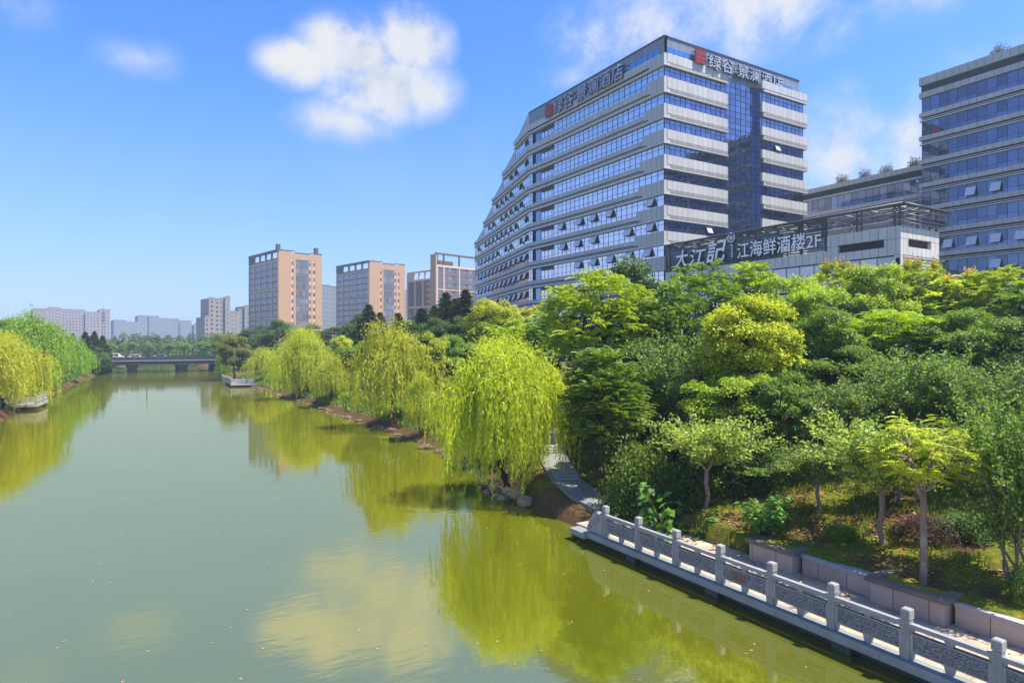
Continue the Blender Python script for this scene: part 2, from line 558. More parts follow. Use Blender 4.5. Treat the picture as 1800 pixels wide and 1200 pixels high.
def terrain():
    xs = sorted(set([-4000, -1500, -600, -250, -120, -70, -45, -30, -24, -20, -17, -15] + [x for x in np.arange(-14, -2, 0.6)] + [-1, 4, 9, 13] +
                    list(np.arange(15.0, 18.9, 0.35)) + [18.96, 18.99] + list(np.arange(19.2, 30, 0.4)) + list(np.arange(30, 46, 1.0)) + [50, 60, 75, 100, 140, 200, 350, 700, 1800, 4500]))
    ys = sorted(set([-300, -100, -50] + list(np.arange(-30, 2, 4.0)) + list(np.arange(2, 48, 0.45)) + list(np.arange(48, 90, 1.2)) + list(np.arange(90, 215, 3.0)) + [220, 230, 245, 265, 300, 350, 420, 600, 1000, 2500, 6000]))
    nx, ny = len(xs), len(ys)
    V = [(x, y, ground_z(x, y)) for y in ys for x in xs]
    F = [(j * nx + i, j * nx + i + 1, (j + 1) * nx + i + 1, (j + 1) * nx + i) for j in range(ny - 1) for i in range(nx - 1)]
    me = bpy.data.meshes.new('ground')
    me.from_pydata(V, [], F)
    me.polygons.foreach_set('use_smooth', np.ones(len(F), dtype=bool))
    m, nt, out = new_mat('bank_soil_and_grass')
    g = nt.n('ShaderNodeNewGeometry')
    s = nt.n('ShaderNodeSeparateXYZ'); nt.l(g.outputs['Position'], s.inputs[0])
    n1 = nt.noise(g.outputs['Position'], 0.55, 6.0, 0.62)
    n2 = nt.noise(g.outputs['Position'], 9.0, 8.0, 0.7)
    n3 = nt.noise(g.outputs['Position'], 1.7, 5.0, 0.6)
    soil = nt.ramp(n2, [(0.3, (0.040, 0.024, 0.012)), (0.55, (0.105, 0.062, 0.030)), (0.75, (0.20, 0.13, 0.07))])
    grass = nt.ramp(n2, [(0.3, (0.045, 0.065, 0.006)), (0.55, (0.125, 0.150, 0.012)), (0.8, (0.24, 0.225, 0.025))])
    yel = nt.ramp(n2, [(0.3, (0.15, 0.115, 0.012)), (0.7, (0.36, 0.24, 0.03))])
    gr = nt.mix(nt.smooth(n3, 0.52, 0.68), grass, yel)
    c = nt.mix(nt.smooth(n1, 0.42, 0.6), gr, soil)
    lo = nt.math('SUBTRACT', 1.0, nt.smooth(nt.math('ADD', s.outputs[2], nt.math('MULTIPLY', nt.math('SUBTRACT', n3, 0.5), 1.2)), 0.45, 0.95))
    c = nt.mix(lo, c, soil)
    b = pbsdf(nt, out, c, 0.95, 0.1)
    bp = nt.n('ShaderNodeBump'); bp.inputs['Strength'].default_value = 0.8; bp.inputs['Distance'].default_value = 0.06
    nt.l(n2, bp.inputs['Height']); nt.l(bp.outputs[0], b.inputs['Normal'])
    me.materials.append(m)
    o = link_mesh('ground', me)
    tag(o, kind='structure')


terrain()

# ---- water: green murk under a reflecting, slightly rippled surface
m, nt, out = new_mat('canal_water')
g = nt.n('ShaderNodeNewGeometry')
s = nt.n('ShaderNodeSeparateXYZ'); nt.l(g.outputs['Position'], s.inputs[0])
mp = nt.n('ShaderNodeMapping'); mp.inputs['Rotation'].default_value = (0, 0, R(31)); mp.inputs['Scale'].default_value = (1.0, 2.6, 1.0)
nt.l(g.outputs['Position'], mp.inputs[0])
r1 = nt.noise(mp.outputs[0], 1.1, 3.0, 0.55)
r2 = nt.noise(mp.outputs[0], 0.16, 3.0, 0.5)
patch = nt.smooth(nt.noise(g.outputs['Position'], 0.045, 3.0, 0.5), 0.42, 0.66)
hgt = nt.math('ADD', nt.math('MULTIPLY', r1, nt.math('ADD', 0.35, nt.math('MULTIPLY', patch, 0.9))), nt.math('MULTIPLY', r2, 1.2))
bp = nt.n('ShaderNodeBump'); bp.inputs['Strength'].default_value = 0.055; bp.inputs['Distance'].default_value = 0.10
nt.l(hgt, bp.inputs['Height'])
WB = bp
murk = nt.mix(nt.noise(g.outputs['Position'], 0.12, 4.0, 0.6), (0.084, 0.098, 0.006, 1), (0.118, 0.128, 0.006, 1))
d = nt.n('ShaderNodeBsdfDiffuse'); nt.l(murk, d.inputs[0])
gl = nt.n('ShaderNodeBsdfGlossy'); gl.inputs['Roughness'].default_value = 0.05
gl.inputs['Color'].default_value = (1.0, 0.885, 0.66, 1)
nt.l(bp.outputs[0], gl.inputs['Normal'])
fr = nt.n('ShaderNodeFresnel'); fr.inputs[0].default_value = 4.3
nt.l(bp.outputs[0], fr.inputs['Normal'])
mx = nt.n('ShaderNodeMixShader')
nt.l(nt.math('ADD', fr.outputs[0], 0.03, clamp=True), mx.inputs[0]); nt.l(d.outputs[0], mx.inputs[1]); nt.l(gl.outputs[0], mx.inputs[2])
nt.l(mx.outputs[0], out.inputs[0])
mb = MB()
mb.quad((-30, -120, .15), (40, -120, .15), (40, 900, .15), (-30, 900, .15))
tag(mb.build('water', m), kind='structure')

# ---- promenade floor
m, nt, out = new_mat('promenade_paving')
g = nt.n('ShaderNodeNewGeometry')
bt = nt.n('ShaderNodeTexBrick'); nt.l(g.outputs['Position'], bt.inputs['Vector'])
bt.inputs['Scale'].default_value = 1.0; bt.inputs['Brick Width'].default_value = 0.8; bt.inputs['Row Height'].default_value = 0.5
bt.inputs['Mortar Size'].default_value = 0.008
bt.inputs['Color1'].default_value = (0.44, 0.35, 0.26, 1); bt.inputs['Color2'].default_value = (0.50, 0.41, 0.31, 1); bt.inputs['Mortar'].default_value = (0.2, 0.16, 0.12, 1)
c = nt.mix(0.8, bt.outputs[0], nt.ramp(nt.noise(g.outputs['Position'], 1.8, 7.0, 0.65), [(0.3, (0.5, 0.48, 0.45)), (0.6, (1, 1, 1))]), 'MULTIPLY')
pbsdf(nt, out, c, 0.85, 0.2)
M['paving'] = m
mb = MB(); mb.box(16.12, 18.97, -12, 21.6, 0.40, 0.66)
tag(mb.build('promenade', m), kind='structure')

# ---- stone path up the bank, in slabs with steps
m, nt, out = new_mat('path_slabs')
g = nt.n('ShaderNodeNewGeometry')
vo = nt.n('ShaderNodeTexVoronoi'); vo.inputs['Scale'].default_value = 1.6; nt.l(g.outputs['Position'], vo.inputs['Vector'])
n1 = nt.noise(g.outputs['Position'], 5.0, 7.0, 0.65)
sx = nt.n('ShaderNodeSeparateXYZ'); nt.l(g.outputs['Position'], sx.inputs[0])
base = nt.mix(nt.smooth(sx.outputs[1], 29.5, 32.5), (0.22, 0.225, 0.23, 1), (0.46, 0.37, 0.27, 1))
c = nt.mix(0.7, base, nt.ramp(n1, [(0.3, (0.5, 0.5, 0.48)), (0.65, (1.1, 1.08, 1.05))]), 'MULTIPLY')
pbsdf(nt, out, c, 0.85, 0.2)
M['path'] = m
mb = MB()
W_ = 0.78
pts = []
for (x0, y0, z0), (x1, y1, z1) in zip(PATH[:-1], PATH[1:]):
    for k in range(5):
        t = k / 5
        pts.append(Vector((x0 + (x1 - x0) * t, y0 + (y1 - y0) * t, z0 + (z1 - z0) * t)))
pts.append(Vector(PATH[-1]))
edge = []
for i, p in enumerate(pts):
    dd = pts[min(i + 1, len(pts) - 1)] - pts[max(i - 1, 0)]
    nrm = Vector((dd.y, -dd.x, 0)).normalized()
    w = W_ * (1.15 if p.y > 31 else 1.0)
    edge.append((p - nrm * w, p + nrm * w))
for (a, b), (c_, d_) in zip(edge[:-1], edge[1:]):
    up = Vector((0, 0, 0.03))
    mb.hexa([a - up * 6, b - up * 6, d_ - up * 6, c_ - up * 6, a + up, b + up, d_ + up, c_ + up])
tag(mb.build('path', M['path']), kind='structure')
# risers of the two short flights
for q, (yy, nst) in enumerate(((26.2, 3), (30.4, 3))):
    i = min(range(len(pts)), key=lambda j: abs(pts[j].y - yy))
    p = pts[i]; dd = (pts[i + 1] - pts[i - 1]); dd.z = 0; dd.normalize(); nrm = Vector((dd.y, -dd.x, 0))
    o = thing('stone_step', (p.x, p.y, p.z), ['short flight of grey stone steps low on the bank path', 'short flight of dark stone steps where the path turns sandy'][q], 'steps', 'steps on the bank path')
    for k in range(nst):
        b0 = p + dd * (k * 0.34 - 0.4) + Vector((0, 0, 0.04 + 0.0 * k))
        m2 = MB()
        h_ = 0.10 + 0.09 * k
        a0, a1 = b0 - nrm * 0.6, b0 + nrm * 0.6
        z0 = p.z - 0.1; z1 = p.z + h_ - 0.03
        e = dd * 0.34
        m2.hexa([(a0.x, a0.y, z0), (a1.x, a1.y, z0), (a1.x + e.x, a1.y + e.y, z0), (a0.x + e.x, a0.y + e.y, z0),
                 (a0.x, a0.y, z1), (a1.x, a1.y, z1), (a1.x + e.x, a1.y + e.y, z1), (a0.x + e.x, a0.y + e.y, z1)])
        m2.build('tread', M['stone'], o)

# ---- retaining wall with raised planting boxes
M['wall_stone'] = panel_mat('pinkish_wall_stone', (0.46, 0.36, 0.31), 0.95, 60.0, 0.012, (0.12, 0.09, 0.08), 0.85, 0.2, 0.07)
M['cap_stone'] = plain('grey_cap_stone', (0.33, 0.32, 0.32), 0.8, 0.2, 0, 0.2, 2.5, 0.3)
M['cap_dark'] = plain('brown_cap_stone', (0.16, 0.135, 0.115), 0.8, 0.2, 0, 0.35, 2.5, 0.3)
def planter(y0, y1, label):
    o = thing('planter_box', (18.5, (y0 + y1) / 2, 0.66), label, 'planter', 'raised planters along the promenade')
    b = MB()
    b.box(18.52, 18.70, y0 + .12, y1 - .12, 0.665, 1.27)
    b.box(18.70, 20.0, y0 + .12, y0 + .30, 0.665, 1.27)
    b.box(18.70, 20.0, y1 - .30, y1 - .12, 0.665, 1.27)
    b.build('planter_wall', M['wall_stone'], o)
    c_ = MB()
    c_.box(18.42, 18.74, y0, y1, 1.27, 1.40)
    c_.box(18.74, 20.05, y0, y0 + .32, 1.27, 1.40)
    c_.box(18.74, 20.05, y1 - .32, y1, 1.27, 1.40)
    c_.box(20.05, 20.30, y0, y1, 1.27, 1.40)
    c_.build('coping', M['cap_dark'], o)
    s_ = MB(); s_.box(18.74, 20.05, y0 + .32, y1 - .32, 1.0, 1.36)
    s_.build('soil', M['turf'], o)
M['turf'] = plain('mossy_turf', (0.20, 0.185, 0.02), 0.95, 0.1, 0, 0.6, 3.0, 0.8, 30)
planter(13.05, 14.95, 'low stone planter with dark coping and mossy turf but no tree')
planter(8.55, 10.75, 'low stone planter with dark coping holding a slim forked tree')
segs = [(14.95, 20.6), (10.75, 13.05), (-12, 8.55)]
rw_lab = ['pinkish stone retaining wall beyond the planter with turf only', 'pinkish stone retaining wall between the two planters', 'pinkish stone retaining wall nearest the viewer, past the tree planter']
for (y0, y1), lab in list(zip(segs, rw_lab))[1:]:
    o = thing('retaining_wall', (18.95, (y0 + y1) / 2, 0.66), lab, 'wall', 'retaining walls beside the promenade')
    b = MB(); b.box(18.86, 19.06, y0, y1, 0.665, 1.18); b.build('wall_body', M['wall_stone'], o)
    c_ = MB(); c_.box(18.80, 19.16, y0, y1, 1.18, 1.29); c_.build('coping', M['cap_stone'], o)


# ---- carved stone balustrade
def spiral(mb, cx, cz, r, turns, dirn, x, th=0.012, m=0, ph=0.0, n=22):
    p = []
    for k in range(n):
        t = k / (n - 1)
        a = ph + dirn * t * turns * 2 * math.pi
        rr = r * (1 - 0.85 * t)
        p.append((cx + math.cos(a) * rr, x, cz + math.sin(a) * rr))
    mb.tube(p, [th * (1.1 - 0.6 * k / n) for k in range(n)], 5, m)


def baluster_meshes(L):
    """meshes of one bay along +x, river side = -y, origin at a post foot; L = post spacing"""
    out_ = {}
    p = MB()                                          # post
    a = 0.092
    p.box(-a, a, -a, a, 0.0, 0.93)
    p.box(-a + .018, a - .018, -a + .018, a - .018, 0.93, 0.955)
    out_['post'] = p
    cpm = MB()
    cpm.box(-a - .012, a + .012, -a - .012, a + .012, 0.955, 1.17)
    cpm.hexa([(-a - .012, -a - .012, 1.17), (a + .012, -a - .012, 1.17), (a + .012, a + .012, 1.17), (-a - .012, a + .012, 1.17),
              (-a + .01, -a + .01, 1.195), (a - .01, -a + .01, 1.195), (a - .01, a - .01, 1.195), (-a + .01, a - .01, 1.195)])
    for sy in (-1,):
        pts_ = [(math.cos(k / 12 * 2 * math.pi) * .06, sy * (a + .013), 1.06 + math.sin(k / 12 * 2 * math.pi) * .06) for k in range(13)]
        cpm.tube(pts_, .010, 5)
    out_['cap'] = cpm
    tr = MB()                                         # carved strip on the post
    rnd = random.Random(5)
    for s_ in ((0, -1), (-1, 0)):
        fr_ = (lambda u, z, n: (u, -a - n, z)) if s_ == (0, -1) else (lambda u, z, n: (-a - n, u, z))
        for (u0, u1, z0, z1) in ((-.07, .07, .12, .135), (-.07, .07, .855, .87), (-.07, -.055, .135, .855), (.055, .07, .135, .855)):
            q = [fr_(u, z, n) for n in (0, .008) for (u, z) in ((u0, z0), (u1, z0), (u1, z1), (u0, z1))]
            tr.quad(q[4], q[5], q[6], q[7])
        for k in range(9):
            z = .18 + k * .078
            pts_ = [fr_(.035 * math.sin(i / 6 * 2 * math.pi + k), z + i * .011, .004) for i in range(7)]
            tr.tube(pts_, .009, 4)
    out_['relief'] = tr
    x0, x1 = a + 0.002, L - a - 0.002
    pn = MB()                                         # panel body
    pn.box(x0, x1, -.055, .055, .20, .66)
    out_['panel'] = pn
    rl = MB()                                         # raised border and cloud scrolls
    y = -.055
    for (u0, u1, z0, z1) in ((x0 + .03, x1 - .03, .205, .235), (x0 + .03, x1 - .03, .625, .655), (x0 + .0, x0 + .07, .205, .655), (x1 - .07, x1, .205, .655)):
        rl.box(u0, u1, y - .016, y + .002, z0, z1)
    rnd = random.Random(11)
    n = int((x1 - x0 - .2) / .105)
    for k in range(n):
        for row in range(3):
            cx = x0 + .13 + k * .105 + rnd.uniform(-.02, .02) + (.05 if row == 1 else 0)
            cz = .29 + row * .135 + rnd.uniform(-.018, .018)
            if cx > x1 - .1: continue
            spiral(rl, cx, cz, rnd.uniform(.045, .066), rnd.uniform(1.1, 1.7), rnd.choice((-1, 1)), y - .006, .017, 0, rnd.uniform(0, 6.28), 16)
            t0 = rnd.uniform(0, 6.28)
            rl.tube([(cx + math.cos(t0) * (.05 + .02 * i), y - .003, cz + math.sin(t0) * (.045 + .012 * i) + .01 * math.sin(i * 2)) for i in range(5)], [.013, .015, .013, .010, .005], 4)
    out_['carving'] = rl
    hr = MB()                                         # handrail and its supports
    hr.hexa([(x0, -.085, .765), (x1, -.085, .765), (x1, .085, .765), (x0, .085, .765), (x0, -.065, .865), (x1, -.065, .865), (x1, .065, .865), (x0, .065, .865)])
    out_['handrail'] = hr
    sps = []
    xm = (x0 + x1) / 2
    for (z0, z1) in ((.66, .765), (0.0, .20)):
        sp = MB(); sps.append(sp)
        sp.hexa([(xm - .07, -.05, z0), (xm + .07, -.05, z0), (xm + .07, .05, z0), (xm - .07, .05, z0), (xm - .12, -.05, z1), (xm + .12, -.05, z1), (xm + .12, .05, z1), (xm - .12, .05, z1)])
        sp = MB(); sps.append(sp)
        sp.hexa([(x0, -.05, z0), (x0 + .05, -.05, z0), (x0 + .05, .05, z0), (x0, .05, z0), (x0, -.05, z1), (x0 + .08, -.05, z1), (x0 + .08, .05, z1), (x0, .05, z1)])
        sp = MB(); sps.append(sp)
        sp.hexa([(x1 - .05, -.05, z0), (x1, -.05, z0), (x1, .05, z0), (x1 - .05, .05, z0), (x1 - .08, -.05, z1), (x1, -.05, z1), (x1, .05, z1), (x1 - .08, .05, z1)])
    for i_, s_ in enumerate(sps): out_['support%d' % i_] = s_
    return out_


_bal_cache = {}
def balustrade(root, A, B, z, bays, river=-1, detail=True, last_post=True):
    """bays from A to B (2D), river side on the right of A->B when river=-1"""
    A, B = Vector(A), Vector(B)
    L = (B - A).length / bays
    key = (round(L, 3), detail)
    if key not in _bal_cache:
        ms = baluster_meshes(L)
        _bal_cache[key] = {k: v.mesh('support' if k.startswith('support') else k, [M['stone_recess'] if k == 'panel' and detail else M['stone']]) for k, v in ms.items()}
    ms = _bal_cache[key]
    ang = math.atan2(B.y - A.y, B.x - A.x)
    off = parent_world(root)
    for i in range(bays + 1):
        q = A + (B - A) * (i / bays)
        loc = Vector((q.x, q.y, z)) - off
        if i < bays or last_post:
            po = link_mesh('post', ms['post'], root); po.location = loc; po.rotation_euler = (0, 0, ang)
            ca = link_mesh('cap', ms['cap'], po)
            if detail: link_mesh('relief', ms['relief'], po)
        if i < bays:
            pa = link_mesh('carved_panel', ms['panel'], root); pa.location = loc; pa.rotation_euler = (0, 0, ang)
            if detail: link_mesh('carving', ms['carving'], pa)
            h = link_mesh('handrail', ms['handrail'], root); h.location = loc; h.rotation_euler = (0, 0, ang)
            for kk in [q_ for q_ in ms if q_.startswith('support')]:
                su = link_mesh('support', ms[kk], root); su.location = loc; su.rotation_euler = (0, 0, ang)
    return L


bal = thing('stone_balustrade', (15.95, 10.0, 0.66), 'long carved grey stone balustrade with scroll panels edging the promenade', 'balustrade')
# posts fall every 1.87 m; the farthest stands at y = 19.5
Y_FAR, SP = 19.47, 1.868
NB = 11
balustrade(bal, (15.95, Y_FAR), (15.95, Y_FAR - NB * SP), 0.66, NB)
# kerb slab below and dark footing
b = MB()
for k in range(NB + 1):
    y1 = Y_FAR + 0.9 - k * 1.93; y0 = y1 - 1.922
    b.box(15.72, 16.118, y0, y1, 0.44, 0.658)
b.box(15.60, 16.118, Y_FAR + .91, Y_FAR + 1.9, 0.38, 0.60)
b.build('kerb_slab', plain('kerb_stone', (0.20, 0.225, 0.235), 0.75, 0.3, 0, 0.35, 1.4, 0.5, 20), bal)
b = MB(); b.box(16.13, 16.6, -12, Y_FAR + 1.9, -1.2, 0.398)
for yy in (14.2, 9.9, 6.0, 18.0):
    b.box(15.9, 16.12, yy - .25, yy + .25, -1.0, 0.435)
b.build('footing', M['stone_dark'], bal)
# scrolled end stone
b = MB()
prof = [(0.0, 0.0), (0.95, 0.0), (0.95, .12), (.86, .30), (.80, .46), (.66, .56), (.60, .72), (.46, .84), (.30, .88), (.22, .80), (.0, .92)]
i0 = len(b.v)
for sgn in (-1, 1):
    b.v += [(15.95 + sgn * .09, Y_FAR + .12 + u, .66 + w) for u, w in prof]
n = len(prof)
b.f.append(tuple(i0 + k for k in range(n))); b.f.append(tuple(i0 + n + n - 1 - k for k in range(n))); b.m += [0, 0]; b.s += [False, False]
for k in range(n):
    j = (k + 1) % n
    b.f.append((i0 + j, i0 + k, i0 + n + k, i0 + n + j)); b.m.append(0); b.s.append(False)
es = b.build('end_stone', M['stone'], bal)
c_ = MB()
for (u, w, r_) in ((.52, .42, .16), (.26, .58, .14), (.74, .2, .12)):
    pts_ = [(15.95 - .095, Y_FAR + .12 + u + math.cos(k * .55) * r_ * (1 - k / 26), .66 + w + math.sin(k * .55) * r_ * (1 - k / 26)) for k in range(22)]
    c_.tube(pts_, .016, 5)
c_.build('scroll', M['stone'], es)


def text_mesh(body, size, extr=0.05, offset=0.0, shear=0.0, align='LEFT'):
    cu = bpy.data.curves.new('letters', 'FONT')
    cu.body = body; cu.size = size; cu.extrude = extr; cu.offset = offset; cu.shear = shear; cu.align_x = align
    o = bpy.data.objects.new('letters_tmp', cu)
    COL.objects.link(o)
    dg = bpy.context.evaluated_depsgraph_get()
    dg.update()
    me = bpy.data.meshes.new_from_object(o.evaluated_get(dg))
    bpy.data.objects.remove(o)
    bpy.data.curves.remove(cu)
    return me


def put_text(name, body, O, D, N, size, mats, parent, extr=0.05, width=None, height=None, shear=0.0, offset=0.0):
    """text standing on a wall: O lower-left corner, D reading direction, N outward"""
    me = text_mesh(body, size, extr, offset, shear)
    n = len(me.vertices)
    co = np.empty(n * 3, dtype=np.float32); me.vertices.foreach_get('co', co); co = co.reshape(-1, 3)
    mn, mxx = co.min(0), co.max(0)
    co[:, 0] -= mn[0]; co[:, 1] -= mn[1]; co[:, 2] -= mn[2]
    if width: co[:, 0] *= width / (mxx[0] - mn[0])
    if height: co[:, 1] *= height / (mxx[1] - mn[1])
    off = parent_world(parent)
    O = Vector(O) - off
    w = np.zeros_like(co)
    for k in range(3):
        w[:, k] = O[k] + co[:, 0] * D[k] + co[:, 1] * (1.0 if k == 2 else 0.0) + co[:, 2] * N[k]
    me.vertices.foreach_set('co', w.ravel())
    me.materials.clear()
    for mt in mats: me.materials.append(mt)
    if len(mats) > 1:
        for p_ in me.polygons:
            zz = [co[i, 2] for i in p_.vertices]
            p_.material_index = 0 if max(zz) - min(zz) < 1e-4 else 1
            p_.use_smooth = False
    me.update()
    return link_mesh(name, me, parent)


# painted number on the fifth bay
g_y = 19.47 - 3.5 * SP
put_text('painted_number', '1S17', (15.95 - .074, g_y + .42, .66 + .30), (0, -1, 0), (-1, 0, 0), 0.3, [M['paint_red']], bal, 0.004, 0.52, 0.24, 0.0, 0.006)

# ---- far viewing platforms with stone rails
def platform(name, poly, z, rails, label):
    c0 = Vector((sum(p[0] for p in poly) / len(poly), sum(p[1] for p in poly) / len(poly), 0))
    o = thing(name, (c0.x, c0.y, 0), label, 'platform')
    b = MB(); b.prism(poly, z - .3, z); b.build('deck', M['stone'], o)
    b = MB()
    for p in poly:
        q = c0 + (Vector((p[0], p[1], 0)) - c0) * .85
        b.box(q.x - .2, q.x + .2, q.y - .2, q.y + .2, -1.5, z - .302)
    b.build('pier', M['stone_dark'], o)
    for (A, B, nb) in rails:
        balustrade(o, A, B, z, nb, detail=False)
    return o
platform('viewing_platform', [(16.4, 126.5), (21.0, 125.5), (22.0, 139.5), (17.2, 140.5)], .75,
         [((16.6, 140.0), (16.6, 127.0), 6), ((16.6, 127.0), (20.4, 126.2), 2)], 'stone viewing platform with white rails on the far right bank')
platform('viewing_platform', [(-13.2, 95.5), (-9.0, 95.5), (-8.5, 102.0), (-13.0, 102.0)], .85,
         [((-9.2, 95.8), (-8.7, 101.7), 3), ((-13.0, 95.8), (-9.2, 95.8), 2)], 'small grey stone landing half hidden by the left bank willow')

# ---- rocks on the waterline
def rock_mesh(seed, sx, sy, sz):
    rnd = np.random.default_rng(seed)
    import bmesh
    import mathutils.noise as mnoise
    bm = bmesh.new()
    bmesh.ops.create_icosphere(bm, subdivisions=3, radius=1.0)
    k = rnd.normal(size=(9, 3)); k /= np.linalg.norm(k, axis=1)[:, None]
    h = rnd.uniform(.62, .9, 9)
    for v in bm.verts:
        c_ = v.co
        for kk, hh in zip(k, h):
            d_ = c_.dot(Vector(kk)) - hh
            if d_ > 0: c_ -= Vector(kk) * d_ * .9
        k_ = 1 + .16 * mnoise.noise(c_ * 2.2 + Vector((seed, 0, 0))) + .09 * mnoise.noise(c_ * 6 + Vector((0, seed, 0)))
        v.co = Vector((c_.x * sx, c_.y * sy, c_.z * sz)) * k_
    me = bpy.data.meshes.new('rock'); bm.to_mesh(me); bm.free()
    me.materials.append(M['rock'])
    return me
M['rock'] = plain('weathered_rock', (0.30, 0.22, 0.145), 0.9, 0.2, 0, 0.65, 2.2, 1.0, 9)
rk = [(-0.0, 860, 842, .3, .55, .5), (875, 850, 0, .3, .6, .55), (888, 858, 0, .3, .5, .55), (900, 872, 0, .35, .6, .5), (868, 866, 0, .1, .6, .4), (885, 873, 0, .1, .5, .4), (853, 853, 0, .15, .6, .45), (843, 846, 0, .15, .5, .4)]
rock_spots = [(855, 850, .35), (868, 855, .45), (880, 857, .5), (893, 862, .55), (904, 868, .5), (862, 866, .1), (876, 872, .1), (889, 878, .1), (846, 846, .2)]
for i, (px, py, z) in enumerate(rock_spots):
    p = atz(px, py, z)
    o = link_mesh('rock', rock_mesh(20 + i, .38 + .06 * (i % 3), .32, .27)); o.location = p; o.rotation_euler = (0, 0, i * 1.3)
    tag(o, 'weathered tan rock piled in the low bank wall under the large willow', 'rock', 'rocks piled under the large willow')
p = atz(923, 882, .28)
o = link_mesh('rock', rock_mesh(77, .62, .42, .36)); o.location = p; o.rotation_euler = (0, 0, .9)
tag(o, 'flat brown block of rock at the waterline, beside the piled rocks', 'rock')
p = atz(970, 856, .95)
o = link_mesh('rock', rock_mesh(78, .42, .38, .32)); o.location = p
tag(o, 'rounded reddish boulder lying beside the grey path', 'rock')
M['shore_rock'] = plain('dark_shore_rock', (0.15, 0.105, 0.07), 0.9, 0.2, 0, 0.6, 2.2, 1.0, 9)
# small rocks along the far right shore
rnd = random.Random(3)
rm = [rock_mesh(100 + k, .5, .4, .28) for k in range(4)]
for i in range(46):
    y = 36 + i * 2.4 + rnd.uniform(-.8, .8)
    x = float(np.interp(y, XBy, XBx)) + rnd.uniform(.05, .7)
    o = link_mesh('shore_rock', rm[i % 4]); o.material_slots[0].link = 'OBJECT'; o.material_slots[0].material = M['shore_rock']; o.location = (x, y, .12 + rnd.uniform(0, .15)); o.rotation_euler = (0, 0, rnd.uniform(0, 6))
    s_ = rnd.uniform(.3, 1.25); o.scale = (s_ * 1.3, s_, s_ * rnd.uniform(.6, 1))
    tag(o, 'small rubble rock on the brown waterline of the right bank', 'rock', 'rubble rocks along the right shore')

# ---- road bridge across the canal
BY0, BY1 = 199.0, 214.0
br = thing('road_bridge', (9.0, 206, 0), 'low dark concrete road bridge on two piers across the canal', 'bridge')
b = MB(); b.box(-16, 34, BY0, BY1, 2.3, 3.45); b.build('deck', M['conc_dark'], br)
b = MB(); b.box(-16, 34, BY0 - .25, BY0 - .002, 3.3, 3.55); b.build('ledge', M['conc_light'], br)
pr = MB()
pr.box(-16, 34, BY0 - .05, BY0 + .25, 3.553, 3.75); pr.box(-16, 34, BY0 - .05, BY0 + .25, 4.3, 4.5)
for k in range(26):
    x = -16 + k * 2.0
    pr.box(x - .22, x + .22, BY0 - .08, BY0 + .28, 3.56, 4.62)
    pr.box(x + .25, x + 1.75, BY0 + .04, BY0 + .16, 3.752, 4.298)
pr.build('parapet', plain('bridge_parapet', (0.036, 0.04, 0.055), .8), br)
pr = MB()
pr.box(-16, 34, BY1 - .25, BY1 + .05, 3.46, 4.5); pr.build('far_parapet', M['conc_dark'], br)
for x in (1.6, 13.7):
    b = MB(); b.box(x - 1.15, x + 1.15, BY0 + .8, BY1 - .8, -1.5, 2.299); b.box(x - 1.5, x + 1.5, BY0 + .4, BY1 - .4, 1.75, 2.298)
    b.build('pier', M['conc_dark'], br)
for x in (-7.0, 24.5):
    b = MB(); b.box(x - 3, x + 3, BY0 + .3, BY1 - .3, -1.5, 2.299); b.build('abutment', M['conc_dark'], br)
b = MB(); b.box(-16, 34, BY0 + .3, BY1 - .3, 3.452, 3.50)
b.build('roadway', plain('asphalt', (0.05, 0.05, 0.055), .9), br)

# ---- cars on the bridge
def car_meshes(kind):
    prof = {'saloon': [(-2.2, .35), (-2.2, .85), (-1.7, .95), (-1.15, 1.42), (.55, 1.45), (1.15, .98), (2.1, .82), (2.2, .4)],
            'van': [(-2.2, .35), (-2.2, 1.0), (-2.0, 1.72), (.7, 1.75), (1.45, 1.08), (2.15, .95), (2.2, .4)]}[kind]
    b_ = MB(); n_ = len(prof)
    i_ = 0
    b_.v += [(u, -.86, w) for u, w in prof] + [(u, .86, w) for u, w in prof]
    b_.f += [tuple(range(n_)), tuple(2 * n_ - 1 - k for k in range(n_))]; b_.m += [0, 0]; b_.s += [False] * 2
    for k in range(n_):
        j = (k + 1) % n_
        b_.f.append((j, k, n_ + k, n_ + j)); b_.m.append(0); b_.s.append(False)
    w_ = MB()
    zt = 1.36 if kind == 'saloon' else 1.62
    zb = .98 if kind == 'saloon' else 1.1
    for sgn in (-1, 1):
        for (a0, a1) in ((-1.3, -.45), (-.36, .6)):
            w_.box(a0, a1, sgn * .875 - .01, sgn * .875 + .01, zb, zt)
    wh = MB()
    wheels = []
    for (u, sgn) in ((-1.35, -1), (1.35, -1), (-1.35, 1), (1.35, 1)):
        q = MB(); q.tube([(u, sgn * .72, .32), (u, sgn * .90, .32)], .32, 12); wheels.append(q)
    return b_, w_, wheels
cars = [(-6.5, 'saloon', 'car_grey', 'silver saloon car at the left end of the bridge'), (-2.2, 'van', 'car_white', 'white people carrier on the bridge, left of the lamp post'),
        (2.6, 'saloon', 'car_white', 'white saloon car just behind the people carrier, near the lamp post'), (8.6, 'saloon', 'car_grey', 'pale saloon car on the bridge between two young trees')]
cm = {k: car_meshes(k) for k in ('saloon', 'van')}
for x, k, col, lab in cars:
    o = thing('parked_car', (x, BY0 + 3.4, 3.505), lab, 'car', 'cars crossing the bridge')
    o.scale = (1.0, 1.0, 1.12)
    b_, w_, wl = cm[k]
    link_mesh('body', b_.mesh('body', [M[col]]), o)
    link_mesh('window', w_.mesh('window', [M['car_glass']]), o)
    for q in wl: link_mesh('wheel', q.mesh('wheel', [M['rubber']]), o)
o = thing('street_lamp', (5.0, BY0 + .9, 3.5), 'tall dark lamp post rising from the bridge between the cars', 'street lamp')
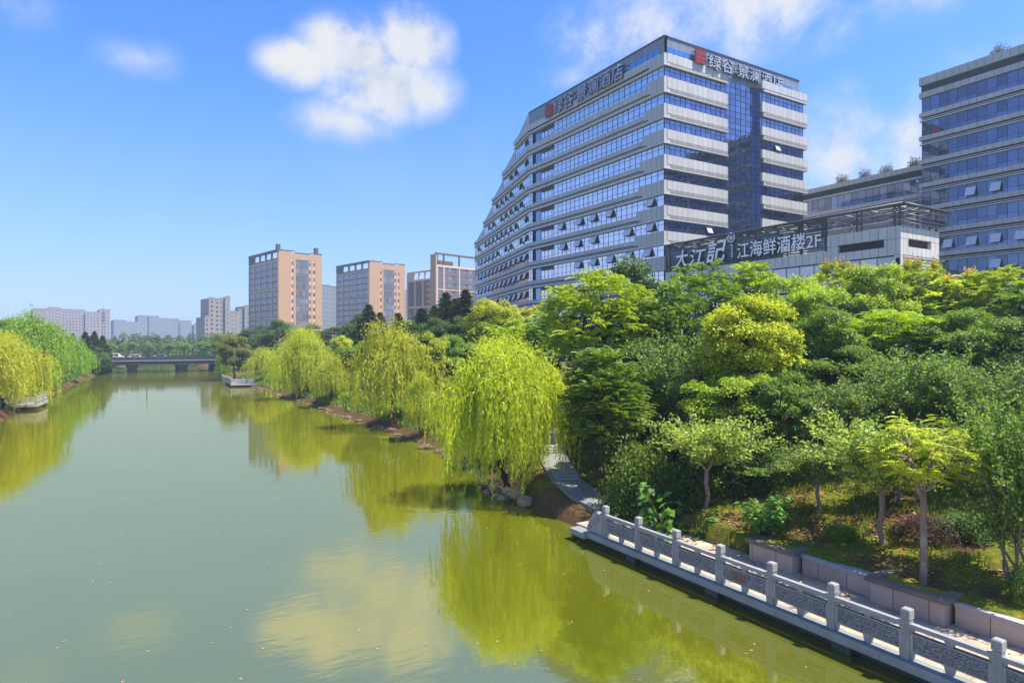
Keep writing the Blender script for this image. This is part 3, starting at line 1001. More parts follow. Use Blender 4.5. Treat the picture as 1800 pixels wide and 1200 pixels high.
b = MB(); b.tube([(5.0, BY0 + .9, 3.5), (5.0, BY0 + .9, 9.2)], [.14, .09], 8); b.build('pole', M['steel'], o)
b = MB(); b.tube([(5.0, BY0 + .9, 9.2), (5.0, BY0 + 1.5, 9.6), (5.0, BY0 + 2.4, 9.7)], [.08, .06, .05], 6); b.build('arm', M['steel'], o)
b = MB(); b.box(4.85, 5.15, BY0 + 2.3, BY0 + 3.0, 9.62, 9.76); b.build('lamp_head', M['conc_light'], o)
# ================================================================== buildings
GZ = 5.3          # ground level behind the bank
rng_b = random.Random(17)


def glass_strip(name, fr, t0, t1, z0, z1, pw, rows, mats, parent, n=0.0, mull=0.045, tilt=0.006):
    """curtain wall strip: separate panes (each a hair out of plane), mullions; rows = list of row fractions"""
    b = MB()
    nc = max(1, round((t1 - t0) / pw))
    w = (t1 - t0) / nc
    zs = [z0 + (z1 - z0) * f for f in rows]
    for i in range(nc):
        for j in range(len(zs) - 1):
            a, c_ = t0 + i * w, t0 + (i + 1) * w
            e = [n + rng_b.uniform(-tilt, tilt) for _ in range(4)]
            b.quad(fr(a, zs[j], e[0]), fr(c_, zs[j], e[1]), fr(c_, zs[j + 1], e[2]), fr(a, zs[j + 1], e[3]), 0)
    for i in range(nc + 1):
        a = t0 + i * w
        b.fbox(fr, max(t0, a - mull / 2), min(t1, a + mull / 2), z0, z1, n - .01, n + .05, 1)
    for z in zs:
        b.fbox(fr, t0, t1, max(z0, z - mull / 2), min(z1, z + mull / 2), n - .012, n + .045, 1)
    return b.build(name, mats, parent, var=True)


def open_pane(fr, t, z1, w, h, parent, n=0.05, ang=0.42, mat='sash'):
    """top hung window pushed open at the bottom"""
    b = MB()
    o1 = n + .03 + math.sin(ang) * h
    zb = z1 - math.cos(ang) * h
    def q(tt, f, dn): return fr(tt, z1 + (zb - z1) * f, n + .03 + (o1 - n - .03) * f + dn)
    b.hexa([q(t, 1, 0), q(t + w, 1, 0), q(t + w, 1, .05), q(t, 1, .05), q(t, 0, 0), q(t + w, 0, 0), q(t + w, 0, .05), q(t, 0, .05)], 0)
    b.fbox(fr, t + .03, t + w - .03, zb - .05, z1 - .04, n + .052, n + .056, 1)
    return b.build('open_window', [M[mat], M['dark']], parent)


# ------------------------------------------------------------------ the hotel
HX, HY = 70.4, 72.0
hotel = thing('hotel_building', (HX, HY, GZ), 'tall grey granite and blue glass hotel block with stepped sloping river end and rooftop lettering', 'hotel')
FL = Frame((HX, HY), (0, 1), (-1, 0))
FR = Frame((HX, HY), (1, 0), (0, -1))
LB = 38.3
azb = math.radians(15.2)
FB = Frame((HX, HY + LB), (math.sin(azb), math.cos(azb)), (-math.cos(azb), math.sin(azb)))
ZG = [50.4] + [46.27 - 3.87 * k for k in range(11)]
ZROOF = 55.0
TK = [10.2, 20.4, 30.3, 39.7] + [50.2] * 9
# solid core
b = MB()
bend = FB(0, 0, -.5); 
e1 = FB(50.0, 0, -.5); e2 = FB(50.0, 0, -28)
b.prism([(HX + .5, HY + 3.6), (HX + 33.2, HY + 3.6), (HX + 33.2, HY + LB), (HX + .5, HY + LB)][::1], GZ - 2, 54.2)
b.build('core_wall', M['core'], hotel)
for k in range(12):                       # floors of the stepped end
    zt = 52.0 if k == 0 else ZG[k - 1] - 2.5
    zb_ = ZG[k] - 2.5 if k < 11 else GZ - 2
    t1 = (TK[k - 1] if k > 0 else 2.0)
    b = MB(); p0, p1, p2_, p3_ = FB(0.02, 0, -.5), FB(t1, 0, -.5), FB(t1, 0, -26), FB(0.02, 0, -26)
    b.prism([p0[:2], p3_[:2], p2_[:2], p1[:2]][::-1], zb_, zt)
    b.build('floor_block', M['core'], hotel)

LOG0, LOG1 = 29.4, 36.8                   # loggia
for i in range(12):
    zg = ZG[i]
    zn = ZG[i + 1] if i < 11 else GZ + 1.0
    ts = 3.7 + .45 * i
    mats_ = [M['panel'], M['dark'], M['ledge']]
    # glass on the river face: two rows near the corner, three beyond the step
    glass_strip('window_strip', FL, 0.03, ts, zg - 1.68, zg, 1.32, [0, .62, 1] if True else None, [M['glass'], M['alu']], hotel, 0.0)
    glass_strip('window_strip', FL, ts + .01, LOG0, zg - 2.35, zg, 1.32, [0, .28, .74, 1], [M['glass'], M['alu']], hotel, 0.0)
    # loggia: back wall glass, dark side wall, soffit
    glass_strip('loggia_glazing', FL, LOG0 + .02, LOG1 - 2.35, zg - 2.35, zg - .55, 1.25, [0, .3, 1], [M['glass'], M['alu']], hotel, -.40)
    b = MB(); b.fbox(FL, LOG1 - 2.33, LOG1, zg - 2.35, zg, -2.0, -.3); b.build('loggia_wall', M['glass_front'], hotel, var=True)
    b = MB(); b.fbox(FL, LOG0 + .02, LOG1 - 2.35, zg - .5, zg - .05, -.9, -.3); 
    for q in range(5): b.fbox(FL, LOG0 + .3 + q * .95, LOG0 + .62 + q * .95, zg - .6, zg - .5, -.5, .0)
    b.build('loggia_soffit', [M['steel']], hotel)
    glass_strip('window_strip', FL, LOG1 + .01, LB - .02, zg - 2.35, zg, .74, [0, .3, .75, 1], [M['glass'], M['alu']], hotel, 0.06)
    if i == 0: pass
    # spandrel band below this glass
    b = MB()
    b.fbox(FL, -.35, ts - .012, zn + .14, zg - 1.70, -.3, .35, 0)
    b.fbox(FL, ts - .01, LB, zn + .80, zg - 2.37, -.3, .35, 0)
    b.fbox(FL, ts - 1.0 if i else ts - 1.2, LB, zn + .14, zn + .40, -.25, .27, 2)
    b.fbox(FL, ts - .012, LB, zn + .40, zn + .80, -.35, .06, 1)
    b.fbox(FL, ts - 1.0, ts - .013, zn + .42, zn + .62, .30, .356, 1)
    b.fbox(FL, ts, LB, zn + .54, zn + .62, .08, .20, 2)
    b.fbox(FL, -.37, LB, zn + .03, zn + .135, -.2, .42, 2)
    b.build('spandrel_band', mats_, hotel)
# top band under the roof screen
b = MB()
b.fbox(FL, -.35, 3.0, 50.55, 52.25, -.3, .35, 0); b.fbox(FL, 3.001, LB, 51.15, 52.25, -.3, .35, 0)
b.fbox(FL, 3.0, LB, 50.54, 50.78, -.25, .27, 2); b.fbox(FL, 3.0, LB, 50.78, 51.15, -.35, .06, 1)
b.fbox(FL, -.37, LB, 50.42, 50.535, -.2, .42, 2)
b.build('spandrel_band', [M['panel'], M['dark'], M['ledge']], hotel)
# roof screen
b = MB()
b.fbox(FL, 0.0, LB, 52.25, 54.85, -.6, .0); b.build('roof_screen', M['roofskin'], hotel)
b = MB(); b.fbox(FL, -.12, LB + .1, 54.85, 55.06, -.7, .12); b.build('roof_cap', M['steel'], hotel)
for k in range(9):
    t = 1.0 + k * 1.32
    if t > 11.5: break
    b = MB(); b.fbox(FL, t, t + 1.15, 52.42, 53.5, .0, .06, 0); b.fbox(FL, t + .05, t + 1.1, 52.28, 52.46, .062, .10, 1)
    b.build('clerestory_window', [M['glass_blue'], M['white']], hotel, var=True)

# right (end) face: section A, full-height glass, section C
XA, XC, XE = 13.55, 21.3, 33.4
for i in range(12):
    zg = ZG[i]; zn = ZG[i + 1] if i < 11 else GZ + 1.0
    glass_strip('window_strip', FR, 0.03, XA, zg - 1.68, zg, 1.15, [0, .62, 1], [M['glass_front'], M['alu']], hotel, 0.0)
    b = MB()
    b.fbox(FR, .201, XA + .25, zn + .78, zg - 1.70, -.3, .35, 0)
    b.fbox(FR, .201, XA + .25, zn + .14, zn + .78, -.3, .30, 0)
    for q in range(3): b.fbox(FR, 1.0, XA + .25, zn + .30 + q * .16, zn + .36 + q * .16, .30, .36, 0)
    b.fbox(FR, .21, XA + .30, zn + .03, zn + .135, -.2, .42, 1)
    b.build('spandrel_band', [M['panel'], M['ledge']], hotel)
    glass_strip('window_strip', FR, XC + .45, XE - .6, zg - 1.68, zg, 1.15, [0, .62, 1], [M['glass_front'], M['alu']], hotel, 0.75)
    b = MB(); b.fbox(FR, XC + .5, XE - .65, zg - 1.7, zg, -.3, .70); b.build('corner_wall', M['core'], hotel)
    b = MB()
    b.fbox(FR, XC + .03, XE + .1, zn + .78, zg - 1.70, -.3, 1.15, 0)
    b.fbox(FR, XC + .5, XE + .1, zn + .14, zn + .78, -.3, 1.10, 0)
    for q in range(3): b.fbox(FR, XC + .9, XE + .1, zn + .30 + q * .16, zn + .36 + q * .16, 1.10, 1.16, 0)
    b.fbox(FR, XC + .5, XE + .12, zn + .03, zn + .135, -.2, 1.22, 1)
    b.build('spandrel_band', [M['panel'], M['ledge']], hotel)
b = MB()
b.fbox(FR, .201, XA + .25, 51.0, 52.25, -.3, .35, 0); b.fbox(FR, .201, XA + .25, 50.55, 51.0, -.3, .30, 0); b.fbox(FR, .21, XA + .3, 50.42, 50.535, -.2, .42, 1)
for q in range(3): b.fbox(FR, 1.0, XA + .25, 50.62 + q * .14, 50.68 + q * .14, .30, .36, 0)
b.build('spandrel_band', [M['panel'], M['ledge']], hotel); b = MB()
b.fbox(FR, XC + .03, XE + .1, 51.0, 52.25, -.3, 1.15, 0); b.fbox(FR, XC + .5, XE + .1, 50.55, 51.0, -.3, 1.10, 0)
b.build('spandrel_band', [M['panel'], M['ledge']], hotel)
for z1 in range(6):
    zt = 51.2 - z1 * 7.74
    zb_ = max(zt - 7.73, GZ)
    glass_strip('curtain_wall', FR, XA + .02, XC - .02, zb_, zt, 1.28, [k / 8 for k in range(9)], [M['glass_front'], M['alu']], hotel, -.12)
b = MB(); b.fbox(FR, XC - .02, XC + .44, GZ, 51.2, -.25, .72); b.build('side_glass', [M['glass_front']], hotel, var=True)
b = MB(); b.fbox(FR, XA + .26, XC + .02, 51.22, 52.25, -.4, -.1); b.build('curtain_head', M['roofskin'], hotel)
b = MB(); b.fbox(FR, 0.01, XE - .7, 52.25, 54.85, -.6, .0); b.build('roof_screen', M['roofskin'], hotel)
b = MB(); b.fbox(FR, .13, XE - .6, 54.85, 55.06, -.7, .12); b.build('roof_cap', M['steel'], hotel)
for t in [.8 + k * 1.12 for k in range(5)] + [8.3, 12.6, 13.7, 17.2, 22.2, 27.6, 28.7, 29.8]:
    b = MB(); b.fbox(FR, t, t + .98, 52.42, 53.4, .0, .06, 0); b.fbox(FR, t + .05, t + .93, 52.28, 52.44, .062, .10, 1)
    b.build('clerestory_window', [M['glass_blue'], M['white']], hotel, var=True)
b = MB(); b.prism([(HX + .6, HY + .6), (HX + 32.8, HY + .6), (HX + 32.8, HY + LB), (HX + .6, HY + LB)], 54.3, 54.6); b.build('roof', M['steel'], hotel)
b = MB()
for zz in range(11):
    b.fbox(FR, XE - .6, XE + .08, ZG[zz] - 1.7, ZG[zz], -10, -.31)
b.build('rear_glass', M['glass_front'], hotel, var=True)
b = MB(); b.box(HX + 33.2, HX + 33.45, HY + .31, HY + LB, GZ, 52.2); b.build('rear_wall', M['panel'], hotel)

# stepped river end
for i in range(12):
    zg = ZG[i]; zn = ZG[i + 1] if i < 11 else GZ + 1.0
    zu = 52.25 if i == 0 else None
    t_here = TK[i + 1] if i + 1 < len(TK) else 50.2          # extent of the band under this glass
    t_up = TK[i]                                             # extent of the band over it
    slope = t_here - t_up > 2
    tg = t_up - .4 if slope else t_here - .25
    b = MB()
    glass_strip('window_strip', FB, 0.03, max(1.2, tg), zg - 2.35, zg, 1.45, [0, .3, .8, 1], [M['glass_bright'] if i < 6 else M['glass_front'], M['alu']], hotel, 0.0)  # pale glass above, deep glass below: reflections painted in by storey
    b = MB()
    b.fbox(FB, 0.02, t_here, zn + .80, zg - 2.37, -.3, .35, 0)
    b.fbox(FB, 0.02, t_here, zn + .14, zn + .40, -.25, .27, 2)
    b.fbox(FB, 0.02, t_here - .2, zn + .40, zn + .80, -.35, .06, 1)
    b.fbox(FB, 0.02, t_here - .1, zn + .54, zn + .62, .08, .20, 2)
    b.fbox(FB, 0.02, t_here + .05, zn + .03, zn + .135, -.2, .42, 2)
    b.fbox(FB, t_here - .25, t_here, zn + .14, zg - 2.37, -24, -.31, 0)
    b.build('spandrel_band', [M['panel_bevel'], M['dark'], M['ledge']], hotel)
    # sloping end of this storey
    if slope:
        z0, z1 = zg - 2.37, zg + .14
        a0, a1 = t_here - .05, t_up - .25
        b = MB()
        P = []
        for nn in (-.05, -24):
            P += [FB(a1 - .6, z0, nn), FB(a0, z0, nn), FB(a1, z1, nn), FB(a1 - .6, z1, nn)]
        b.hexa([P[0], P[1], P[5], P[4], P[3], P[2], P[6], P[7]])
        b.build('sloped_end', M['panel_bevel'], hotel)
b = MB()
b.fbox(FB, 0.02, TK[0], 51.15, 52.25, -.3, .35, 0); b.fbox(FB, .02, TK[0], 50.54, 50.78, -.25, .27, 2); b.fbox(FB, .02, TK[0] - .2, 50.78, 51.15, -.35, .06, 1)
b.fbox(FB, .02, TK[0], 50.42, 50.535, -.2, .42, 2)
b.fbox(FB, TK[0] - .25, TK[0], 50.54, 52.25, -24, -.31, 0)
b.build('spandrel_band', [M['panel_bevel'], M['dark'], M['ledge']], hotel)
b = MB()
P = []
for nn in (-.05, -24):
    P += [FB(0.03, 52.26, nn), FB(9.6, 52.26, nn), FB(.9, 55.0, nn), FB(0.03, 55.0, nn)]
b.hexa([P[0], P[1], P[5], P[4], P[3], P[2], P[6], P[7]])
b.build('sloped_end', M['panel_bevel'], hotel)

# open windows
for i, spots in {5: [(750, 0), (585, 0), (518, 0), (462, 0), (388, 0)], 6: [(750, 0), (660, 0), (520, 0), (455, 0), (395, 0)], 7: [(740, 0), (662, 0), (588, 0), (520, 0), (457, 0)]}.items():
    for (cx, _) in spots:
        t = y_on_x(820 + cx / 2.3075, HX) - HY
        if LOG0 < t + 2.0 < LOG1: t = LOG0 - 2.3
        open_pane(FL, t - .75, ZG[i] - .1 if t > 8 else ZG[i] - .1, 1.7, 1.35, hotel)
rr_ = random.Random(8)
for i in range(12):
    tmax = TK[i] - 1.8
    dens_ = {0: .35, 1: .45, 2: .5, 3: .45, 4: .7, 5: .9, 6: 1.0, 7: 1.0, 8: .9}.get(i, 0)
    for k in range(int(tmax / 4.0)):
        if rr_.random() < dens_:
            open_pane(FB, 1.2 + k * 4.0, ZG[i] - .35, 1.35, 1.45, hotel, mat='sash', ang=.5)
for (px, i) in ((1205, 6), (1255, 7), (1300, 5)):
    t = 4 + i
    if px == 1205: open_pane(FR, 9.0, ZG[6] - .2, 1.1, 1.1, hotel)
    if px == 1255: open_pane(FR, 10.6, ZG[7] - .2, 1.1, 1.1, hotel)
open_pane(Frame((HX, HY), (1, 0), (0, -1)), XC + 3.6, ZG[2] - .3, 1.1, 1.1, hotel, n=.8)

# rooftop signs
def logo(fr, t0, t1, z0, z1, n0, parent):
    b_ = MB()
    b_.fbox(fr, t0, t1, z0, z1, n0, n0 + .25, 0)
    w = (t1 - t0); h = (z1 - z0)
    for k in range(4):
        b_.fbox(fr, t0 + w * k / 3 - .05 if k else t0, t0 + w * k / 3 + .05 if k < 3 else t1, z0, z1, n0 + .25, n0 + .33, 0)
        b_.fbox(fr, t0, t1, z0 + h * k / 3 - .05 if k else z0, z0 + h * k / 3 + .05 if k < 3 else z1, n0 + .25, n0 + .34, 0)
    for k in range(3):
        for j in range(3):
            b_.fbox(fr, t0 + w * (k + .3) / 3, t0 + w * (k + .7) / 3, z0 + h * (j + .3) / 3, z0 + h * (j + .7) / 3, n0 + .252, n0 + .30, 1)
    return b_.build('red_emblem', [M['red'], plain('deep_red', (0.2, .02, .03), .5)], parent)

SIGN = '绿谷·景澜酒店'
sg = thing('rooftop_sign', (HX - .3, HY + 20, 52.2), 'large steel Chinese characters and red lattice emblem on the river side of the hotel roof', 'sign', 'hotel roof signs')
put_text('lettering', SIGN, (HX - .45, HY + 28.6, 51.45), (0, -1, 0), (-1, 0, 0), 2.6, [M['letter_grey'], M['letter_side']], sg, .16, 20.0, 2.75, 0, .01)
logo(FL, 29.0, 31.3, 51.6, 54.1, .45, sg)
b = MB()
for z in (52.0, 53.6): b.fbox(FL, 8.6, 31.3, z, z + .10, .13, .24)
b.build('sign_rail', M['steel'], sg)
sg = thing('rooftop_sign', (HX + 18, HY - .3, 52.2), 'large steel Chinese characters and dark red emblem on the end wall of the hotel roof', 'sign', 'hotel roof signs')
put_text('lettering', SIGN, (HX + 8.9, HY - .45, 51.85), (1, 0, 0), (0, -1, 0), 2.6, [M['letter_grey'], M['letter_side']], sg, .16, 18.4, 2.25, 0, .01)
logo(FR, 6.1, 8.2, 52.1, 54.3, .45, sg)
b = MB()
for z in (52.3, 53.8): b.fbox(FR, 5.9, 27.4, z, z + .10, .13, .24)
b.build('sign_rail', M['steel'], sg)

# ------------------------------------------------------------------ restaurant wing
rest = thing('restaurant_wing', (70.2, 37.0, GZ), 'low pale stone restaurant wing with louvred sign front and steel pergola beside the hotel', 'restaurant')
PX0, PY0, PY1 = 70.15, 37.0, 71.55
FP = Frame((PX0, PY0), (0, 1), (-1, 0))          # river front, t from the near corner
FQ = Frame((PX0, PY0), (1, 0), (0, -1))          # near end
LM = 8.3                                         # length of the masonry head
b = MB(); b.box(PX0 + .6, PX0 + 7.6, PY0 + .6, PY1, GZ - 2, 18.8); b.box(PX0 + .6, PX0 + 7.6, PY0 + .6, PY0 + LM - .3, 18.8, 20.3)
b.build('core_wall', M['core'], rest)
b = MB()
b.fbox(FP, 0, LM, 19.35, 20.55, -.5, 0); b.fbox(FP, 0, LM, 17.5, 18.45, -.5, 0)
b.fbox(FP, 0, 1.75, 18.45, 19.35, -.5, 0); b.fbox(FP, LM - 1.3, LM, 18.45, 19.35, -.5, 0)
b.fbox(FP, LM + .005, PY1 - PY0, 17.5, 18.85, -.5, 0)
b.fbox(FP, LM - .4, LM, 18.86, 20.55, -7.4, -.51)
b.build('front_wall', M['panel2'], rest)
b = MB()
b.fbox(FQ, .501, 7.9, 19.35, 20.55, -.5, 0); b.fbox(FQ, .501, 7.9, 17.5, 18.45, -.5, 0)
b.fbox(FQ, .501, 1.5, 18.45, 19.35, -.5, 0); b.fbox(FQ, 6.2, 7.9, 18.45, 19.35, -.5, 0)
for k in range(5): b.fbox(FQ, .5, 7.9, 17.30 - k * .34, 17.42 - k * .34, -.4, .04)
b.fbox(FQ, 0.0, 7.9, 15.4, 17.2, -.5, -.1)
b.build('end_wall', M['panel2'], rest)
b = MB(); b.fbox(FP, 1.5, LM - 1.1, 18.42, 19.38, -.7, -.4); b.fbox(FQ, 1.3, 6.4, 18.42, 19.38, -.7, -.4); b.build('louvre_slot', M['dark'], rest)
for z1 in (17.46, 14.2, 11.0):
    glass_strip('window_strip', FP, .7, PY1 - PY0 - .1, z1 - 3.1, z1 - .05, 1.9, [0, .3, .62, 1], [M['glass'], M['alu']], rest, -.15)
b = MB()
for z1 in (16.0, 15.0, 13.1, 11.9, 10): b.fbox(FP, .7, PY1 - PY0 - .1, z1, z1 + .14, -.05, .14)
b.fbox(FP, 0, .69, GZ, 17.49, -.5, 0)
b.build('sun_fin', M['ledge'], rest)
b = MB(); b.fbox(FQ, .02, 7.9, GZ - 2, 15.4, -.5, -.12); b.build('end_base', M['glass_front'], rest, var=True)
# louvred screen behind the letters
b = MB()
for k in range(13):
    z = 19.05 + k * .29
    b.fbox(FP, LM + .05, PY1 - PY0, z, z + .13, -.28, -.10)
for k in range(9):
    t = LM + .2 + k * 3.25
    b.fbox(FP, t, t + .3, 18.86, 22.7, -.55, -.29)
b.build('louvre_screen', M['steel'], rest)
b = MB(); b.fbox(FP, LM + 6.5, PY1 - PY0, 18.9, 22.0, -.9, -.75); b.build('screen_backing', M['glass_front'], rest, var=True)
# pergola of tubes
b = MB()
L_ = PY1 - PY0
b.tube([FP(-.3, 22.85, .1), FP(L_, 22.85, .1)], .19, 8)
for z, r_ in ((22.2, .07), (21.6, .07), (21.05, .07)):
    b.tube([FP(-.3, z, .05), FP(LM + 3, z, .05)], r_, 6)
b.tube([FP(-.3, 22.85, .1), FQ(8.3, 22.85, .3)], .19, 8)
for z in (22.3, 21.8, 21.3, 20.9):
    b.tube([FP(-.3, z, .1), FQ(8.3, z, .3)], .07, 6)
for t in (.1, 4.2, 8.4, 11.5):
    for dt in (0, .55):
        b.fbox(FP, t + dt, t + dt + .16, 20.56, 22.75, -.3, -.1)
    for z in (20.8, 21.3, 21.8, 22.3): b.fbox(FP, t, t + .7, z, z + .12, -.28, -.12)
for t in (3.6, 7.6):
    b.fbox(FQ, t, t + .16, 20.56, 22.75, -.3, -.1)
for k in range(12):
    t = .6 + k * 3.0
    b.tube([FP(t, 22.75, .1), FP(t, 22.75, -7.2)], .10, 6)
for nn in (-2.4, -4.8, -7.2):
    b.tube([FP(-.2, 22.95, nn), FP(L_, 22.95, nn)], .10, 6)
for t in (.6, 9.6, 18.6, 27.6):
    b.tube([FP(t, 18.8 if t > LM else 20.5, -7.0), FP(t, 22.8, -7.0)], .10, 6)
b.build('pergola', M['steel'], rest)
b = MB(); b.box(PX0 + .05, PX0 + 7.8, PY0 + .05, PY0 + LM - .05, 20.3, 20.5); b.build('roof', M['panel2'], rest)

def yfp(px): return y_on_x(px, PX0)
sg = thing('restaurant_sign', (PX0 - .3, 58, 18.9), 'white calligraphic restaurant lettering with ring emblem mounted on dark louvres', 'sign')
ya, yb_ = yfp(1188), yfp(1280)
for ch, (p0, p1, z0, z1) in zip('大江記', ((1188, 1212, 19.25, 21.8), (1213, 1243, 19.2, 21.6), (1244, 1279, 19.35, 22.45))):
    y0, y1 = yfp(p0), yfp(p1)
    put_text('lettering', ch, (PX0 - .05, y0, z0), (0, -1, 0), (-1, 0, 0), 2.2, [M['white'], M['letter_side']], sg, .12, y0 - y1, z1 - z0, .22, .03)
y0, y1 = yfp(1298), yfp(1419)
put_text('lettering', '江海鲜酒楼', (PX0 - .05, y0, 19.35), (0, -1, 0), (-1, 0, 0), 2.0, [M['white'], M['letter_side']], sg, .12, y0 - y1, 2.1, 0, .02)
y0, y1 = yfp(1420), yfp(1446)
put_text('lettering', '2F', (PX0 - .05, y0, 19.5), (0, -1, 0), (-1, 0, 0), 2.0, [M['white'], M['letter_side']], sg, .12, y0 - y1, 1.45, 0, .01)
y0 = yfp(1287)
em = MB()
em.tube([(PX0 - .2, y0 + math.cos(k / 24 * 2 * math.pi) * .58, 22.35 + math.sin(k / 24 * 2 * math.pi) * .58) for k in range(25)], .075, 6)
em.build('ring_emblem', M['white'], sg)
em = MB(); em.tube([(PX0 - .10, y0, 22.35), (PX0 - .04, y0, 22.35)], .5, 20); em.build('emblem_disc', M['letter_side'], sg)
put_text('lettering', '宴', (PX0 - .14, y0 + .36, 21.99), (0, -1, 0), (-1, 0, 0), .8, [M['white']], sg, .03, .72, .72, 0, .01)
me_o = put_text('lettering', 'JIANG', (PX0 - .05, y0, 19.5), (0, 0, -1), (-1, 0, 0), .5, [M['white']], sg, .03, 1.9, .34)
# turned on its side, reading downwards
me = me_o.data
off = parent_world(sg)
co = np.empty(len(me.vertices) * 3, dtype=np.float32); me.vertices.foreach_get('co', co); co = co.reshape(-1, 3)
zz = co[:, 2].copy(); zmin, zmax = zz.min(), zz.max()
tx = text_mesh('JIANG', .5, .03)
tc_ = np.empty(len(tx.vertices) * 3, dtype=np.float32); tx.vertices.foreach_get('co', tc_); tc_ = tc_.reshape(-1, 3)
tc_ -= tc_.min(0); tc_[:, 0] *= 1.9 / tc_[:, 0].max(); tc_[:, 1] *= .36 / tc_[:, 1].max()
w_ = np.zeros_like(tc_)
w_[:, 0] = PX0 - .05 - tc_[:, 2] - off.x
w_[:, 1] = y0 + .0 - tc_[:, 1] + .18 - off.y
w_[:, 2] = 21.55 - tc_[:, 0] - off.z
tx.vertices.foreach_set('co', w_.ravel().astype(np.float32)); tx.materials.clear(); tx.materials.append(M['white']); tx.update()
me_o.data = tx

# ------------------------------------------------------------------ office block on the right and the link behind
def banded_block(root, fr, L, zs, zroof, mats, gh=2.35, pw=1.35, first=0.0):
    for i, zg in enumerate(zs):
        zn = zs[i + 1] if i + 1 < len(zs) else zg - 3.85
        glass_strip('window_strip', fr, first, L, zg - gh, zg, pw, [0, .32, 1], mats, root, 0.0)
        b_ = MB()
        b_.fbox(fr, first - .3, L, zg - gh - .70, zg - gh, -.3, .32, 0)
        b_.fbox(fr, first, L, zn + .22, zg - gh - .70, -.35, .02, 1)
        b_.fbox(fr, first - .2, L, zn + .40, zn + .50, .03, .22, 2)
        b_.fbox(fr, first - .25, L, zn + .05, zn + .22, -.25, .30, 2)
        b_.build('spandrel_band', [M['panel'], M['dark'], M['ledge']], root)
off_ = thing('office_block', (112.6, 40.0, GZ), 'grey and dark blue banded office block cut off by the frame beyond the restaurant wing', 'office block')
FO = Frame((112.6, 56.0), (0, -1), (-1, 0))
ZO = [48.3 - 3.85 * k for k in range(11)]
b = MB(); b.box(113.0, 140, 8, 55.8, GZ - 2, 51.0); b.build('core_wall', M['core'], off_)
banded_block(off_, FO, 44.0, ZO, 51.7, [M['glass_office'], M['alu']])
b = MB(); b.fbox(FO, -.3, 44, 50.45, 51.75, -.5, .40, 0); b.fbox(FO, -.1, 44, 49.3, 50.45, -.5, .0, 1); b.fbox(FO, -.3, 44, 48.40, 49.3, -.3, .34, 0)
b.build('parapet', [M['panel_bevel'], M['dark']], off_)
b = MB(); b.box(112.9, 140, 55.8, 56.05, GZ, 51.6); b.build('end_wall', M['glass_front'], off_, var=True)
for (px, k) in ((1708, 4), (1752, 4), (1668, 6), (1710, 6), (1752, 6), (1796, 6), (1752, 7)):
    t = 56 - y_on_x(px, 112.6)
    open_pane(FO, t - .7, ZO[k] - .5, 1.35, 1.5, off_)
lk = thing('office_block', (118.0, 80.0, GZ), 'lower grey banded office wing with plants along its roof, between hotel and tall office block', 'office block')
FK = Frame((118.0, 56.5), (0, 1), (-1, 0))
ZK = [36.6 - 3.85 * k for k in range(7)]
b = MB(); b.box(118.4, 140, 56.6, 130, GZ - 2, 38.4); b.build('core_wall', M['core'], lk)
banded_block(lk, FK, 70.0, ZK, 39, [M['glass_link'], M['alu']], 2.5)
b = MB(); b.fbox(FK, 0, 70, 38.1, 39.0, -.5, .35, 0); b.fbox(FK, 0, 70, 37.0, 38.1, -.5, 0, 1); b.fbox(FK, 0, 70, 36.65, 37.0, -.3, .3, 0)
b.build('parapet', [M['panel'], M['dark']], lk)


# ------------------------------------------------------------------ ochre towers beyond
def window_field(mb, fr, t0, t1, z0, z1, nx, nz, fx=.6, fz=.55, n=.0, m=1, drop=0.0, rnd=None):
    dx, dz = (t1 - t0) / nx, (z1 - z0) / nz
    for i in range(nx):
        for j in range(nz):
            if drop and rnd.random() < drop: continue
            a = t0 + dx * (i + .5 - fx / 2); c_ = z0 + dz * (j + .5 - fz / 2)
            mb.quad(fr(a, c_, n), fr(a + dx * fx, c_, n), fr(a + dx * fx, c_ + dz * fz, n), fr(a, c_ + dz * fz, n), m)

M['tower_glass'] = glass_mat('tower_window_glass', (0.13, 0.10, 0.11), (0.34, 0.32, 0.36), 0.03, 0.1, .5)
M['tower_glass_blue'] = glass_mat('tower_stair_glass', (0.12, 0.14, 0.18), (0.5, 0.58, 0.7), 0.15, 0.05, .5)
M['tower_brown'] = plain('brown_spandrel', (0.17, 0.115, 0.105), .7, .3, 0, .15, .3)
M['far_white'] = plain('open_sash_white', (0.7, 0.7, 0.72), .5)


